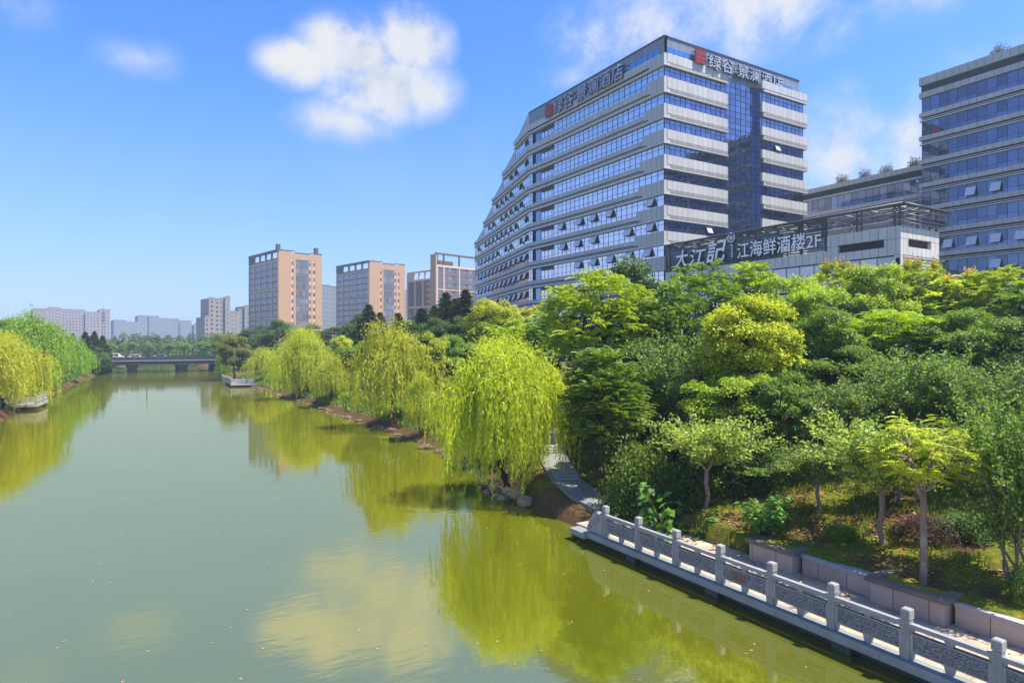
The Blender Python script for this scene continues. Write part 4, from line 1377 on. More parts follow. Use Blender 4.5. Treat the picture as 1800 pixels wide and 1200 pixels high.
def ochre_tower(cpx, Yc, top_py, lpx, rpx, label, az_l=-12.0, bays=5, chimneys=True):
    P = at(cpx, Yc)
    P.z = GZ
    aL, aR = R(az_l), R(az_l + 90)
    L = run_to(P, aL, lpx); Wd = run_to(P, aR, rpx)
    zt = H + (CY0 - top_py) / FOC * Yc
    root = thing('ochre_tower', tuple(P), label, 'office tower', 'ochre towers beyond the trees')
    dl = (math.sin(aL), math.cos(aL)); dr = (math.sin(aR), math.cos(aR))
    fl = Frame(P, dl, (-dr[0], -dr[1])); frr = Frame(P, dr, (-dl[0], -dl[1]))
    zw = zt - 4.2
    b_ = MB()
    q = [fl(0.3, 0, -.3), fl(L, 0, -.3), fl(L, 0, -Wd), fl(0.3, 0, -Wd)]
    b_.prism([p[:2] for p in q][::-1], GZ - 4, zw)
    b_.build('core_wall', M['tower_brown'], root)
    # flank with the stair strip
    b_ = MB()
    c0, c1 = Wd * .40, Wd * .70
    b_.fbox(frr, 0, c0 - 2.2, GZ - 4, zt, -.6, 0); b_.fbox(frr, c1 + 3.2, Wd, GZ - 4, zt - .3, -.6, 0)
    b_.fbox(frr, c0 - 2.2, c1 + 3.2, zt - 3.6, zt - .75, -.6, 0)
    b_.fbox(frr, c0 - 1.1, c0, GZ - 4, zt - 3.6, -.6, -.02); b_.fbox(frr, c1 + .9, c1 + 2.0, GZ - 4, zt - 3.6, -.6, -.02)
    b_.build('flank_wall', M['orange'], root)
    nfl = int((zt - 4 - GZ) / 3.6)
    zz = [zt - 3.8 - 3.6 * k for k in range(nfl + 1)]
    for (a, c_, nm) in ((c0 - 2.2, c0 - 1.1, 'small_windows'), (c1 + 2.0, c1 + 3.2, 'small_windows'), (c1, c1 + .9, 'small_windows')):
        b_ = MB(); b_.fbox(frr, a, c_, zz[-1], zz[0], -.6, -.15, 0)
        window_field(b_, frr, a, c_, zz[-1], zz[0], 1, nfl, .7, .5, -.13, 1)
        b_.build('window_column', [M['orange_pale'], M['tower_glass']], root, var=True)
    b_ = MB()
    b_.fbox(frr, c0, c1, zz[-1], zz[0], -.6, -.2, 0)
    window_field(b_, frr, c0 + .2, c1 - .2, zz[-1], zz[0], 4, nfl, .86, .62, -.17, 1)
    b_.build('stair_window', [M['tower_brown'], M['tower_glass_blue']], root, var=True)
    # gridded front
    g_ = MB()
    rows_ = [zw - .2, zw - 13.6, zw - 27.0, zw - 40.4, GZ - 4]
    for k in range(bays + 1):
        t = L * k / bays
        g_.fbox(fl, max(0, t - .55), min(L, t + .55), GZ - 4, zw, -.6, 0)
    for z in rows_[:-1]:
        for k in range(bays):
            g_.fbox(fl, L * k / bays + .551, L * (k + 1) / bays - .551, z - 1.0, z, -.6, -.02)
    g_.build('grid_wall', M['orange_pale'], root)
    for k in range(bays):
        for z0, z1 in zip(rows_[1:], rows_[:-1]):
            b_ = MB()
            t0, t1 = L * k / bays + .55, L * (k + 1) / bays - .55
            nz = max(1, round((z1 - 1.0 - z0) / 3.2))
            window_field(b_, fl, t0 + .2, t1 - .2, z0, z1 - 1.0, 4, nz, .62, .80, -.26, 0)
            b_.build('window_bay', [M['tower_glass']], root, var=True)
    # open frame on the roof
    b_ = MB()
    b_.fbox(fl, -.1, L, zt - .9, zt, -.7, .05); 
    for k in range(bays + 1):
        t = L * k / bays
        b_.fbox(fl, max(0.0, t - .6), min(L, t + .6), zw, zt - .9, -.6, 0)
    b_.fbox(fl, L * .78, L, zw, zt - 1.0, -.5, -.05)
    b_.fbox(fl, 0, L, zw - .2, zw + .45, -.55, -.02)
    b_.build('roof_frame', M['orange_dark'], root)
    b_ = MB()
    b_.fbox(fl, -.15, L + .1, zt + .001, zt + .35, -.9, .1); b_.fbox(frr, .91, Wd * .38, zt + .001, zt + .35, -.5, .1); b_.fbox(frr, Wd * .38 + .001, Wd * .72, zt - .74, zt - .4, -.5, .1); b_.fbox(frr, Wd * .72 + .001, Wd + .1, zt - .29, zt + .06, -.5, .1)
    b_.fbox(frr, Wd - .35, Wd + .12, GZ, zt - .3, -1.2, -.61)
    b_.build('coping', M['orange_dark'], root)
    if chimneys:
        for t in (1.2, Wd - 2.0):
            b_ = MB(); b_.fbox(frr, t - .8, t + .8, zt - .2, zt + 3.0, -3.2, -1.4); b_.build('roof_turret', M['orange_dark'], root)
    return root, fl, frr, L, Wd, zt


ochre_tower(488, 300, 439, 437, 566, 'ochre office tower with two dark roof turrets, the nearest and tallest of its group')
ochre_tower(648, 335, 458.5, 591, 712, 'ochre office tower without turrets, standing between its two neighbours', chimneys=False)

# third tower: tan pier, blue windowed front, low wing
P = at(766, 300); P.z = GZ
t3 = thing('ochre_tower', tuple(P), 'ochre tower with blue windowed front and open roof frame, partly hidden by the hotel', 'office tower', 'ochre towers beyond the trees')
aR = R(76); dr = (math.sin(aR), math.cos(aR)); dl = (-dr[1], dr[0])
f3 = Frame(P, dr, (-dl[0], -dl[1])); f3l = Frame(P, dl, (-dr[0], -dr[1]))
zt = H + (CY0 - 446) / FOC * 300
W3 = run_to(P, aR, 850); L3 = run_to(P, R(-14), 756.5)
b = MB(); q = [f3(.3, 0, -.3), f3(W3, 0, -.3), f3(W3, 0, -L3 + .4), f3(.3, 0, -L3 + .4)]; b.prism([p[:2] for p in q], GZ - 4, zt - 5.2); b.build('core_wall', M['tower_brown'], t3)
b = MB(); b.fbox(f3l, 0, L3, GZ - 4, zt, -.8, 0); b.build('tan_pier', M['orange'], t3)
for k in range(12):
    z1 = zt - 6.0 - k * 3.6
    b = MB()
    b.fbox(f3, .8, W3, z1 - 3.6, z1 - 2.2, -.3, -.1, 0)
    for (a, c_) in ((1.5, 4.4), (5.6, 10.0), (11.4, 14.0), (15.2, 18.0), (20, 24)):
        window_field(b, f3, a, c_, z1 - 2.2, z1, 4, 1, .9, .9, -.2, 1)
    b.build('window_row', [M['tower_brown'], M['tower_glass_blue']], t3, var=True)
b = MB()
for t in (4.9, 14.5, 0.9): b.fbox(f3, t - .35, t + .35, GZ - 4, zt - 5.2, -.3, .05)
for k in (3, 6, 9): b.fbox(f3, .8, W3, zt - 6.0 - k * 3.6 + .1, zt - 6 - k * 3.6 + .5, -.3, .06)
b.fbox(f3, .81, W3, zt - 5.9, zt - 4.9, -.4, .07)
b.build('grid_wall', M['orange_pale'], t3)
b = MB(); b.fbox(f3, -.1, W3, zt - .1, zt + .7, -.8, .1)
for t in (1.0, 5.0, 14.5): b.fbox(f3, t - .35, t + .35, zt - 4.9, zt - .1, -.6, 0)
b.fbox(f3, 4.2, 13, zt - 4.9, zt - 2.4, -6, -3)
b.build('roof_frame', M['orange_dark'], t3)
Q = at(757, 306); Q.z = GZ
f3w = Frame(Q, (math.sin(R(-14)), math.cos(R(-14))), (-dr[0], -dr[1]))
Lw = run_to(Q, R(-14), 716)
zl = H + (CY0 - 474) / FOC * 306
b = MB(); q = [f3w(0, 0, -.3), f3w(Lw, 0, -.3), f3w(Lw, 0, -14), f3w(0, 0, -14)]; b.prism([p[:2] for p in q][::-1], GZ - 4, zl - 4); b.build('wing_wall', M['tower_brown'], t3)
b = MB()
for k in range(4): b.fbox(f3w, Lw * k / 3 - .5 if k else 0, Lw * k / 3 + .5, GZ - 4, zl - 4, -.4, 0)
for z in (zl - 4, zl - 17, zl - 30): b.fbox(f3w, 0, Lw, z - .9, z, -.35, .02)
b.fbox(f3w, -.1, Lw, zl - .7, zl, -.7, .05); 
for k in range(5): b.fbox(f3w, Lw * k / 4 - .4 if k else 0, Lw * k / 4 + .4, zl - 4, zl - .7, -.5, 0)
b.fbox(f3w, Lw * .7, Lw, zl - 4, zl - .7, -.4, -.1)
b.build('wing_grid', M['orange_pale'], t3)
for k in range(3):
    b = MB(); window_field(b, f3w, Lw * k / 3 + .6, Lw * (k + 1) / 3 - .6, GZ + 2, zl - 5, 2, 11, .7, .6, -.22, 0); b.build('window_bay', [M['tower_glass']], t3, var=True)

# ------------------------------------------------------------------ far apartment blocks
M['far_beige'] = plain('far_beige_render', (0.29, 0.25, 0.22), .9, .2, 0, .08, .1)
M['far_grey'] = plain('far_grey_render', (0.22, 0.23, 0.25), .9, .2, 0, .08, .1)
M['far_pink'] = plain('far_pinkish_render', (0.30, 0.245, 0.24), .9, .2, 0, .06, .1)
M['far_glass'] = glass_mat('far_window_glass', (0.06, 0.07, 0.09), (0.7, 0.8, 1.0), .3, .1, .5)


def far_block(name, label, Yc, segs, mat, cat='apartment block', group=None, depth=16.0, az_=78.0, cols=2.6, fl=3.1):
    """segs: list of (px0, px1, top_py) side by side; each a volume, with windows as real openings of glass"""
    P = at(segs[0][0], Yc); P.z = GZ - 3
    root = thing(name, tuple(P), label, cat, group)
    a = R(az_); d = (math.sin(a), math.cos(a)); nrm = (d[1], -d[0])
    fr_ = Frame(P, d, nrm)
    cells = []
    for k, (p0, p1, ty) in enumerate(segs):
        t0 = run_to(P, a, p0); t1 = run_to(P, a, p1)
        q0 = Vector(fr_(t0, 0)); Yl = q0.x * SY + q0.y * CY
        z1 = H + (CY0 - ty) / FOC * Yl
        b_ = MB()
        sb = (k % 3) * .8
        pl = [fr_(t0, 0, -sb), fr_(t1 - .01, 0, -sb), fr_(t1 - .01, 0, -depth), fr_(t0, 0, -depth)]
        b_.prism([p[:2] for p in pl][::1], GZ - 3, z1)
        b_.fbox(fr_, t0 - .0, t1 - .01, z1, z1 + .9, -sb - .4, -sb + .15)
        w_ = b_.build('wall', M[mat], root)
        nx = max(1, int((t1 - t0) / cols)); nz = max(1, int((z1 - GZ - 1) / fl))
        wd, hd = (t1 - t0 - 1.0) / nx, (nz * fl - .8) / nz
        for j in range(nz - 1, -1, -1):
            for i in range(nx):
                cells.append((t0 + .5 + wd * i, z1 - nz * fl + hd * j, wd, hd, -sb + .03))
    rest_ = MB()
    for q, (a0, b0, wd, hd, nn) in enumerate(cells):
        g_ = MB() if q < 100 else rest_
        window_field(g_, fr_, a0, a0 + wd, b0, b0 + hd, 1, 1, .55, .45, nn, 0)
        if q < 100: g_.build('window', [M['far_glass']], root, var=True)
    if rest_.f:
        o_ = rest_.build('windows', [M['far_glass']], root, var=True); o_['kind'] = 'stuff'
    return root, fr_, a, P

far_block('apartment_block', 'long pinkish flat roofed block far left above the willows', 620,
          [(58, 84, 543), (84, 108, 541), (108, 150, 544), (150, 176, 549), (176, 194, 544)], 'far_pink', group='hazy far blocks')
far_block('apartment_block', 'hazy grey stepped apartment row behind the bridge, middle of the skyline', 760,
          [(200, 222, 563), (222, 243, 566), (243, 262, 555), (262, 280, 556), (280, 298, 560), (298, 316, 561), (316, 337, 564)], 'far_grey', group='hazy far blocks')
far_block('apartment_block', 'small pale hazy block seen in the gap left of the beige office', 820, [(341, 350, 571), (350, 362, 567)], 'far_grey', group='hazy far blocks')
far_block('office_building', 'beige office with a square tower block rising over its flat wing', 430,
          [(360, 368, 557), (368, 378, 524), (378, 396, 525.5), (396, 405, 522), (405, 420, 549), (420, 430, 545), (430, 440, 538)], 'far_beige', 'office block', depth=18)
far_block('apartment_block', 'pale grey tower with balconies showing between two ochre towers', 430, [(566, 580, 502), (580, 596, 504)], 'far_grey', cols=2.2)
far_block('apartment_block', 'narrow grey slab glimpsed right of the ochre tower without turrets', 440, [(710, 722, 511)], 'far_grey')
P = at(181.5, 560)
o = thing('radio_mast', (P.x, P.y, GZ), 'thin dark radio mast in front of the far pinkish block', 'mast')
zt = H + (CY0 - 537) / FOC * 560
b = MB()
for sx_, sy_ in ((-1, -1), (1, -1), (1, 1), (-1, 1)):
    b.tube([(P.x + sx_ * 1.2, P.y + sy_ * 1.2, GZ), (P.x + sx_ * .3, P.y + sy_ * .3, zt - 5)], .13, 5)
for k in range(9):
    z = GZ + 2 + k * 3.6; w = 1.2 - .9 * (z - GZ) / (zt - GZ)
    b.tube([(P.x - w, P.y - w, z), (P.x + w, P.y - w, z + 1.8)], .08, 4); b.tube([(P.x + w, P.y - w, z), (P.x - w, P.y - w, z + 1.8)], .08, 4)
b.tube([(P.x, P.y, zt - 6), (P.x, P.y, zt)], .12, 5)
b.build('lattice', M['steel'], o)
b = MB()
for k in range(3):
    z = zt - 14 + k * 3.2
    for a_ in range(4):
        b.box(P.x + math.cos(a_ * 1.57) * 1.1 - .25, P.x + math.cos(a_ * 1.57) * 1.1 + .25, P.y + math.sin(a_ * 1.57) * 1.1 - .25, P.y + math.sin(a_ * 1.57) * 1.1 + .25, z, z + 1.9)
b.build('antenna', M['steel'], o)
# ================================================================== vegetation
def nrm(a):
    return a / np.maximum(np.linalg.norm(a, axis=-1, keepdims=True), 1e-9)


def leaves_mesh(name, base, d, n, ln, wd, var, mat, fold=0.0):
    """one diamond face per leaf"""
    N = len(base)
    d = nrm(d); s = nrm(np.cross(d, n)); nn = np.cross(s, d)
    ln = np.broadcast_to(np.asarray(ln, dtype=float), (N,))[:, None]; wd = np.broadcast_to(np.asarray(wd, dtype=float), (N,))[:, None]
    v = np.empty((N, 4, 3))
    v[:, 0] = base
    v[:, 1] = base + d * ln * .45 + s * wd * .5 + nn * wd * fold
    v[:, 2] = base + d * ln
    v[:, 3] = base + d * ln * .45 - s * wd * .5 + nn * wd * fold
    me = bpy.data.meshes.new(name)
    me.vertices.add(4 * N); me.loops.add(4 * N); me.polygons.add(N)
    me.vertices.foreach_set('co', v.reshape(-1).astype(np.float32))
    me.loops.foreach_set('vertex_index', np.arange(4 * N, dtype=np.int32))
    me.polygons.foreach_set('loop_start', np.arange(0, 4 * N, 4, dtype=np.int32))
    a = me.attributes.new('var', 'FLOAT', 'FACE')
    a.data.foreach_set('value', np.clip(var, 0, 1).astype(np.float32))
    me.materials.append(mat)
    me.update(calc_edges=True)
    return me


def rdir(g, n):
    return nrm(g.normal(size=(n, 3)))


LM = {}
LM['dark'] = leaf_mat('leaf_shade_dark_green', (0.028, 0.065, 0.005), (0.092, 0.175, 0.008), .34)  # dark foliage, deepened to paint in the shade between crowns
LM['mid'] = leaf_mat('leaf_mid_green', (0.055, 0.125, 0.005), (0.205, 0.330, 0.011), .42)
LM['bright'] = leaf_mat('leaf_bright_green', (0.135, 0.250, 0.006), (0.400, 0.520, 0.014), .47)
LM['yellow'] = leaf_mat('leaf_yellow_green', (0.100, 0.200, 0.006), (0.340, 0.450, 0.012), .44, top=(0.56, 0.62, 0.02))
LM['willow'] = leaf_mat('leaf_willow', (0.190, 0.270, 0.005), (0.620, 0.660, 0.014), .48, tcol=(1.5, 1.45, 0.5))
LM['willow_g'] = leaf_mat('leaf_willow_green', (0.080, 0.190, 0.006), (0.290, 0.440, 0.012), .44)
LM['crab'] = leaf_mat('leaf_crabapple', (0.030, 0.078, 0.005), (0.140, 0.245, 0.014), .36, gloss=.04, pale=(0.26, 0.36, 0.09))
LM['crab_y'] = leaf_mat('leaf_crabapple_pale', (0.060, 0.135, 0.006), (0.280, 0.400, 0.022), .40, gloss=.04, pale=(0.46, 0.56, 0.15))
LM['conifer'] = leaf_mat('leaf_conifer', (0.030, 0.060, 0.008), (0.100, 0.160, 0.014), .30)
LM['olive'] = leaf_mat('leaf_olive', (0.075, 0.100, 0.008), (0.210, 0.220, 0.014), .36)
LM['mulb'] = leaf_mat('leaf_fresh_green', (0.060, 0.170, 0.020), (0.160, 0.350, 0.030), .42)
LM['purple'] = leaf_mat('leaf_dark_purple', (0.030, 0.012, 0.010), (0.110, 0.045, 0.035), .25, tcol=(1.3, .8, .7))
LM['grass'] = leaf_mat('leaf_grass', (0.065, 0.120, 0.006), (0.220, 0.290, 0.012), .38)
LM['flower'] = leaf_mat('golden_flower', (0.50, 0.32, 0.03), (0.66, 0.48, 0.06), .3)
LM['fallen'] = leaf_mat('fallen_leaf', (0.15, 0.075, 0.025), (0.52, 0.29, 0.12), .1)
LM['grey'] = leaf_mat('leaf_roof_plant', (0.09, 0.085, 0.06), (0.2, 0.18, 0.13), .2)
BK = {
    'brown': bark_mat('bark_brown', (0.035, 0.022, 0.014), (0.10, 0.065, 0.042)),
    'dark': bark_mat('bark_dark', (0.012, 0.009, 0.007), (0.045, 0.032, 0.024)),
    'pink': bark_mat('bark_pinkish', (0.15, 0.095, 0.07), (0.36, 0.245, 0.19), 8.0, (0.30, 0.29, 0.27)),
    'pale': bark_mat('bark_pale', (0.10, 0.085, 0.07), (0.27, 0.24, 0.21), 8.0),
}


def limb(mb, a, b, r0, r1, rnd, wob=.08, seg=5, sides=6):
    a, b = Vector(a), Vector(b)
    L = (b - a).length
    pts, rad = [], []
    for k in range(seg + 1):
        t = k / seg
        p = a.lerp(b, t)
        if 0 < k < seg:
            p += Vector((rnd.uniform(-1, 1), rnd.uniform(-1, 1), rnd.uniform(-.4, .6))) * wob * L
        pts.append(p); rad.append(r0 + (r1 - r0) * t)
    mb.tube(pts, rad, sides, 0, cap=False)
    return pts


# ---- prototype builders: return list of (part name, mesh); trees about 8 m high
def proto_broad(seed, bark, mat, n_cl=30, per=900, rx=2.7, rz=2.7, cz=5.1, cr=(.7, 1.25), leaf=(.17, .11), trunk=.16, flat=.8, upb=.6):
    g = np.random.default_rng(seed); rnd = random.Random(seed)
    c = []
    while len(c) < n_cl:
        p = rdir(g, 1)[0] * g.uniform(.35, 1.0) ** .6
        q = np.array([p[0] * rx, p[1] * rx, p[2] * rz + cz])
        if all(np.linalg.norm(q - o) > .55 for o in c): c.append(q)
    c = np.array(c)
    B, D, Nn, V = [], [], [], []
    for k, q in enumerate(c):
        r = g.uniform(*cr)
        dd = rdir(g, per); dd[:, 2] = np.where(dd[:, 2] < -.3, -dd[:, 2] * .6, dd[:, 2]); dd = nrm(dd)
        rr = r * (1 - .55 * g.random(per) ** 1.8)
        lump = 1 + .22 * np.sin(dd[:, 0] * 6 + k) * np.sin(dd[:, 1] * 6 + 2 * k)
        p = q + dd * (rr * lump)[:, None] * np.array([1, 1, flat])
        n = nrm(dd * .55 + np.array([0, 0, upb]) + rdir(g, per) * .75)
        d = nrm(np.cross(n, rdir(g, per)) + dd * .35 + np.array([0, 0, -.25]))
        B.append(p); D.append(d); Nn.append(n)
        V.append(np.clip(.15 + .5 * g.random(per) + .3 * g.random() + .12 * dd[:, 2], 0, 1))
    me = leaves_mesh('crown', np.concatenate(B), np.concatenate(D), np.concatenate(Nn), g.uniform(.75, 1.3, n_cl * per) * leaf[0], leaf[1], np.concatenate(V), LM[mat], .1)
    tb = MB()
    top = np.array([0, 0, cz - rz * .3])
    limb(tb, (0, 0, -.5), top, trunk, trunk * .7, rnd, .03, 6, 8)
    for q in c[:: max(1, n_cl // 16)]:
        s = top * rnd.uniform(.55, 1.0)
        limb(tb, s, q, trunk * .5, .025, rnd, .07, 4, 5)
    return [('trunk', tb.mesh('trunk', [BK[bark]])), ('crown', me)]


def fronds(g, org, out, n_leaf, L, lw, droop=.5):
    """pinnate fronds: org (N,3), out (N,3) unit; returns base,d,n,len arrays"""
    N = len(org)
    t = np.linspace(.12, 1, n_leaf)
    B, D, Nn, S = [], [], [], []
    side0 = nrm(np.cross(out, np.array([0, 0, 1.0])))
    upv = nrm(np.cross(side0, out))
    for i, tt in enumerate(t):
        p = org + out * (L * tt)[:, None] + np.array([0, 0, -1.0]) * (L * droop * tt ** 2)[:, None]
        ax = nrm(out + np.array([0, 0, -1.0]) * (2 * droop * tt))
        for sg in (-1, 1):
            B.append(p); D.append(nrm(side0 * sg + ax * .55 + np.array([0, 0, -.25]))); Nn.append(upv + g.normal(size=(N, 3)) * .25)
            S.append(lw * (1.15 - .55 * abs(tt - .45)) * np.ones(N))
    return np.concatenate(B), np.concatenate(D), np.concatenate(Nn), np.concatenate(S)


def proto_pinnate(seed, bark, mat, n_tips=75, rx=2.8, rz=2.5, cz=5.3, trunk=.14, flowers=0, low=0.0, nf=13, fl=(.55, .95), lw=.20):
    g = np.random.default_rng(seed); rnd = random.Random(seed)
    tips = []
    while len(tips) < n_tips:
        p = rdir(g, 1)[0]
        if p[2] < -.55: continue
        k = g.uniform(.45, 1.0) ** .5
        q = np.array([p[0] * rx * k, p[1] * rx * k, cz + p[2] * rz * k + low * g.uniform(-1, 0)])
        if all(np.linalg.norm((q - o) * np.array([1, 1, 1.5])) > .5 for o in tips): tips.append(q)
    tips = np.array(tips)
    O, U, Lf, tv = [], [], [], []
    for q in tips:
        m_ = nf
        a = g.uniform(0, 6.28) + np.arange(m_) * 2.4
        axis = nrm(np.array([q[0], q[1], 1.2 + .4 * (q[2] - cz)]))
        u = np.stack([np.cos(a), np.sin(a), g.uniform(.15, 1.15, m_)], 1) + axis * .45
        O.append(np.repeat(q[None], m_, 0) + g.normal(size=(m_, 3)) * .12); U.append(nrm(u)); Lf.append(g.uniform(fl[0], fl[1], m_)); tv.append(np.full(m_, g.random()))
    O = np.concatenate(O); U = np.concatenate(U); Lf = np.concatenate(Lf); tv = np.concatenate(tv)
    B, D, Nn, S = fronds(g, O, U, 8, Lf, lw, .42)
    rep = len(B) // len(O)
    V = np.clip(.1 + .45 * g.random(len(B)) + .4 * np.tile(tv, rep), 0, 1)
    me = leaves_mesh('crown', B, D, Nn, S, S * .42, V, LM[mat], .06)
    tb = MB()
    fork = np.array([rnd.uniform(-.2, .2), rnd.uniform(-.2, .2), cz - rz * .75])
    limb(tb, (0, 0, -.5), fork, trunk, trunk * .75, rnd, .03, 6, 8)
    mains = []
    for k in range(5):
        a = k * 1.26 + rnd.uniform(-.3, .3)
        e = fork + np.array([math.cos(a) * rx * .45, math.sin(a) * rx * .45, rz * rnd.uniform(.6, 1.1)])
        limb(tb, fork, e, trunk * .6, .05, rnd, .07, 5, 6); mains.append(e)
    for q in tips[::2]:
        e = min(mains, key=lambda m_: np.linalg.norm(m_ - q))
        s = fork + (e - fork) * rnd.uniform(.5, 1)
        limb(tb, s, q, .045, .012, rnd, .06, 4, 4)
    parts = [('trunk', tb.mesh('trunk', [BK[bark]])), ('crown', me)]
    if flowers:
        ft = tips[np.argsort(-tips[:, 2])][:flowers]
        B, D, Nn = [], [], []
        for q in ft:
            for _ in range(9):
                u = nrm(np.array([g.normal() * .45, g.normal() * .45, 1.0])); L = g.uniform(.35, .8)
                tt = g.random(26)
                p = q + np.array([0, 0, .15]) + u * (L * tt)[:, None] + rdir(g, 26) * (.16 * (1 - tt * .7))[:, None]
                B.append(p); D.append(rdir(g, 26)); Nn.append(rdir(g, 26))
        B = np.concatenate(B); parts.append(('flowers', leaves_mesh('flowers', B, np.concatenate(D), np.concatenate(Nn), .11, .06, g.random(len(B)), LM['flower'])))
    return parts


def proto_willow(seed, bark, mat, R_=3.4, h=8.0, n_str=760, lean=(.6, .2), leaf=(.23, .036), low=.3, per=70, nb=30):
    """weeping willow: arching boughs, each carrying a curtain of long hanging strands"""
    g = np.random.default_rng(seed); rnd = random.Random(seed)
    tb = MB()
    fork = np.array([lean[0], lean[1], h * .28])
    limb(tb, (0, 0, -.5), fork, .21, .16, rnd, .04, 6, 8)
    B, D, Nn, V, S = [], [], [], [], []
    for k in range(nb):
        a = k * 2.4 + rnd.uniform(-.35, .35)
        rf = ((k + .6) / nb) ** .6 * rnd.uniform(.68, 1.14)
        rE = R_ * rf
        zA = h * (.95 - .34 * rf ** 2) * rnd.uniform(.80, 1.05)
        u = np.array([math.cos(a), math.sin(a), 0])
        p0 = fork + np.array([0, 0, rnd.uniform(0, h * .12)])
        p1 = u * rE * .35 + np.array([lean[0] * .5, lean[1] * .5, zA * 1.04])
        p2 = u * rE + np.array([0, 0, zA * rnd.uniform(.70, .86)])
        tt = np.linspace(0, 1, 9)[:, None]
        bez = p0 * (1 - tt) ** 2 + 2 * p1 * tt * (1 - tt) + p2 * tt ** 2
        tb.tube(bez, list(np.linspace(.085 if k < 12 else .05, .012, 9)), 5, 0, cap=False)
        side = np.array([-u[1], u[0], 0])
        zlow = low + (rnd.random() ** 1.5) * (.45 * h if rf < .75 else .28 * h)
        tone = rnd.uniform(0, .35)
        # leafy ascending twigs along the upper side of the bough
        m_ = int(n_str * per / nb * .16)
        t = .25 + .7 * g.random(m_)
        q0 = p0 * (1 - t)[:, None] ** 2 + 2 * p1 * (t * (1 - t))[:, None] + p2 * (t * t)[:, None]
        off = g.normal(size=(m_, 3)) * np.array([.34, .34, .24]) + np.array([0, 0, .12])
        B.append(q0 + off); D.append(rdir(g, m_) + nrm(off) * .8 + np.array([0, 0, -.2])); Nn.append(rdir(g, m_) + np.array([0, 0, .6]))
        V.append(np.clip(tone + .2 + .45 * g.random(m_), 0, 1)); S.append(leaf[0] * g.uniform(.5, 1.0, m_))
        ns = int(n_str / nb * (.5 + .9 * rf))
        for s_ in range(ns):
            t = .28 + .72 * rnd.random() ** .8
            st = p0 * (1 - t) ** 2 + 2 * p1 * t * (1 - t) + p2 * t * t
            off = side * g.normal() * (.16 + .34 * t) + u * g.normal() * .14
            st = st + off + np.array([0, 0, g.normal() * .10])
            L = max(.7, (st[2] - zlow) * g.uniform(.35, 1.0))
            n_ = max(8, int(per * L / 4.0))
            q = np.sort(g.random(n_))
            out = u * g.uniform(.05, .45) + side * g.normal() * .22
            rise = .22 * g.random() * np.sin(np.clip(q * 4, 0, 1) * np.pi)
            sw = g.uniform(0, 6.28)
            p = st + out * np.tanh(q * 3.2)[:, None] + np.array([0, 0, 1.0]) * (rise - q * L)[:, None]
            p[:, 0] += .05 * np.sin(q * 6 + sw); p[:, 1] += .05 * np.cos(q * 5 + sw)
            p += g.normal(size=(n_, 3)) * .022
            dd = np.stack([g.normal(size=n_) * .30, g.normal(size=n_) * .30, -np.ones(n_)], 1) + out * np.exp(-q * 4)[:, None] * 1.6
            B.append(p); D.append(dd); Nn.append(rdir(g, n_) + u * .6)
            V.append(np.clip(tone + .12 + .38 * g.random(n_) + .25 * g.random(), 0, 1)); S.append(leaf[0] * g.uniform(.65, 1.3, n_))
    B = np.concatenate(B); S = np.concatenate(S)
    me = leaves_mesh('crown', B, np.concatenate(D), np.concatenate(Nn), S, leaf[1], np.concatenate(V), LM[mat], .1)
    return [('trunk', tb.mesh('trunk', [BK[bark]])), ('crown', me)]


def proto_crab(seed, bark, mat, h=4.0, R_=1.6, n_sh=140, per=60, leaf=(.125, .078), tr=1.45, multi=False, upr=1.2, stems=5):
    g = np.random.default_rng(seed); rnd = random.Random(seed)
    tb = MB(); B, D, Nn, V = [], [], [], []
    ends = []
    if not multi:
        fork = Vector((rnd.uniform(-.1, .1), rnd.uniform(-.1, .1), tr)); limb(tb, (0, 0, -.4), fork, .085, .07, rnd, .04, 4, 7)
    for k in range(stems):
        a = k * 6.28 / stems + rnd.uniform(-.3, .3)
        f = Vector((math.cos(a) * .15, math.sin(a) * .15, -.4)) if multi else fork
        e = Vector((math.cos(a) * R_ * .5, math.sin(a) * R_ * .5, h * rnd.uniform(.5, .68)))
        pts = limb(tb, f, e, .05, .03, rnd, .05, 5, 5); ends.append(pts)
    for s in range(n_sh):
        pts = rnd.choice(ends)
        o = pts[rnd.choice((2, 3, 3, 4, 4, 5, 5))]
        az_ = rnd.uniform(0, 6.28)
        u = Vector((math.cos(az_) * rnd.uniform(.3, 1.1), math.sin(az_) * rnd.uniform(.3, 1.1), rnd.uniform(.15, upr))).normalized()
        u += Vector((o.x, o.y, 0)) * .25
        L = rnd.uniform(.35, 1.15) * h * .36
        e = o + u * L
        e.z = min(e.z, h * rnd.uniform(.85, 1.05))
        if s % 2 == 0: tb.tube([o, o.lerp(e, .5) + Vector((0, 0, .05)), e], [.016, .011, .005], 4, 0, cap=False)
        t = g.random(per) ** .75
        p = np.array(o) + (np.array(e) - np.array(o)) * t[:, None] + g.normal(size=(per, 3)) * .085
        dd = nrm(np.array(u) * .5 + rdir(g, per))
        B.append(p); D.append(dd); Nn.append(rdir(g, per) + np.array([0, 0, .5])); V.append(np.clip(.1 + .5 * g.random(per) + .35 * rnd.random(), 0, 1))
    B = np.concatenate(B)
    me = leaves_mesh('crown', B, np.concatenate(D), np.concatenate(Nn), g.uniform(.7, 1.3, len(B)) * leaf[0], leaf[1], np.concatenate(V), LM[mat], .12)
    return [('trunk', tb.mesh('trunk', [BK[bark]])), ('crown', me)]


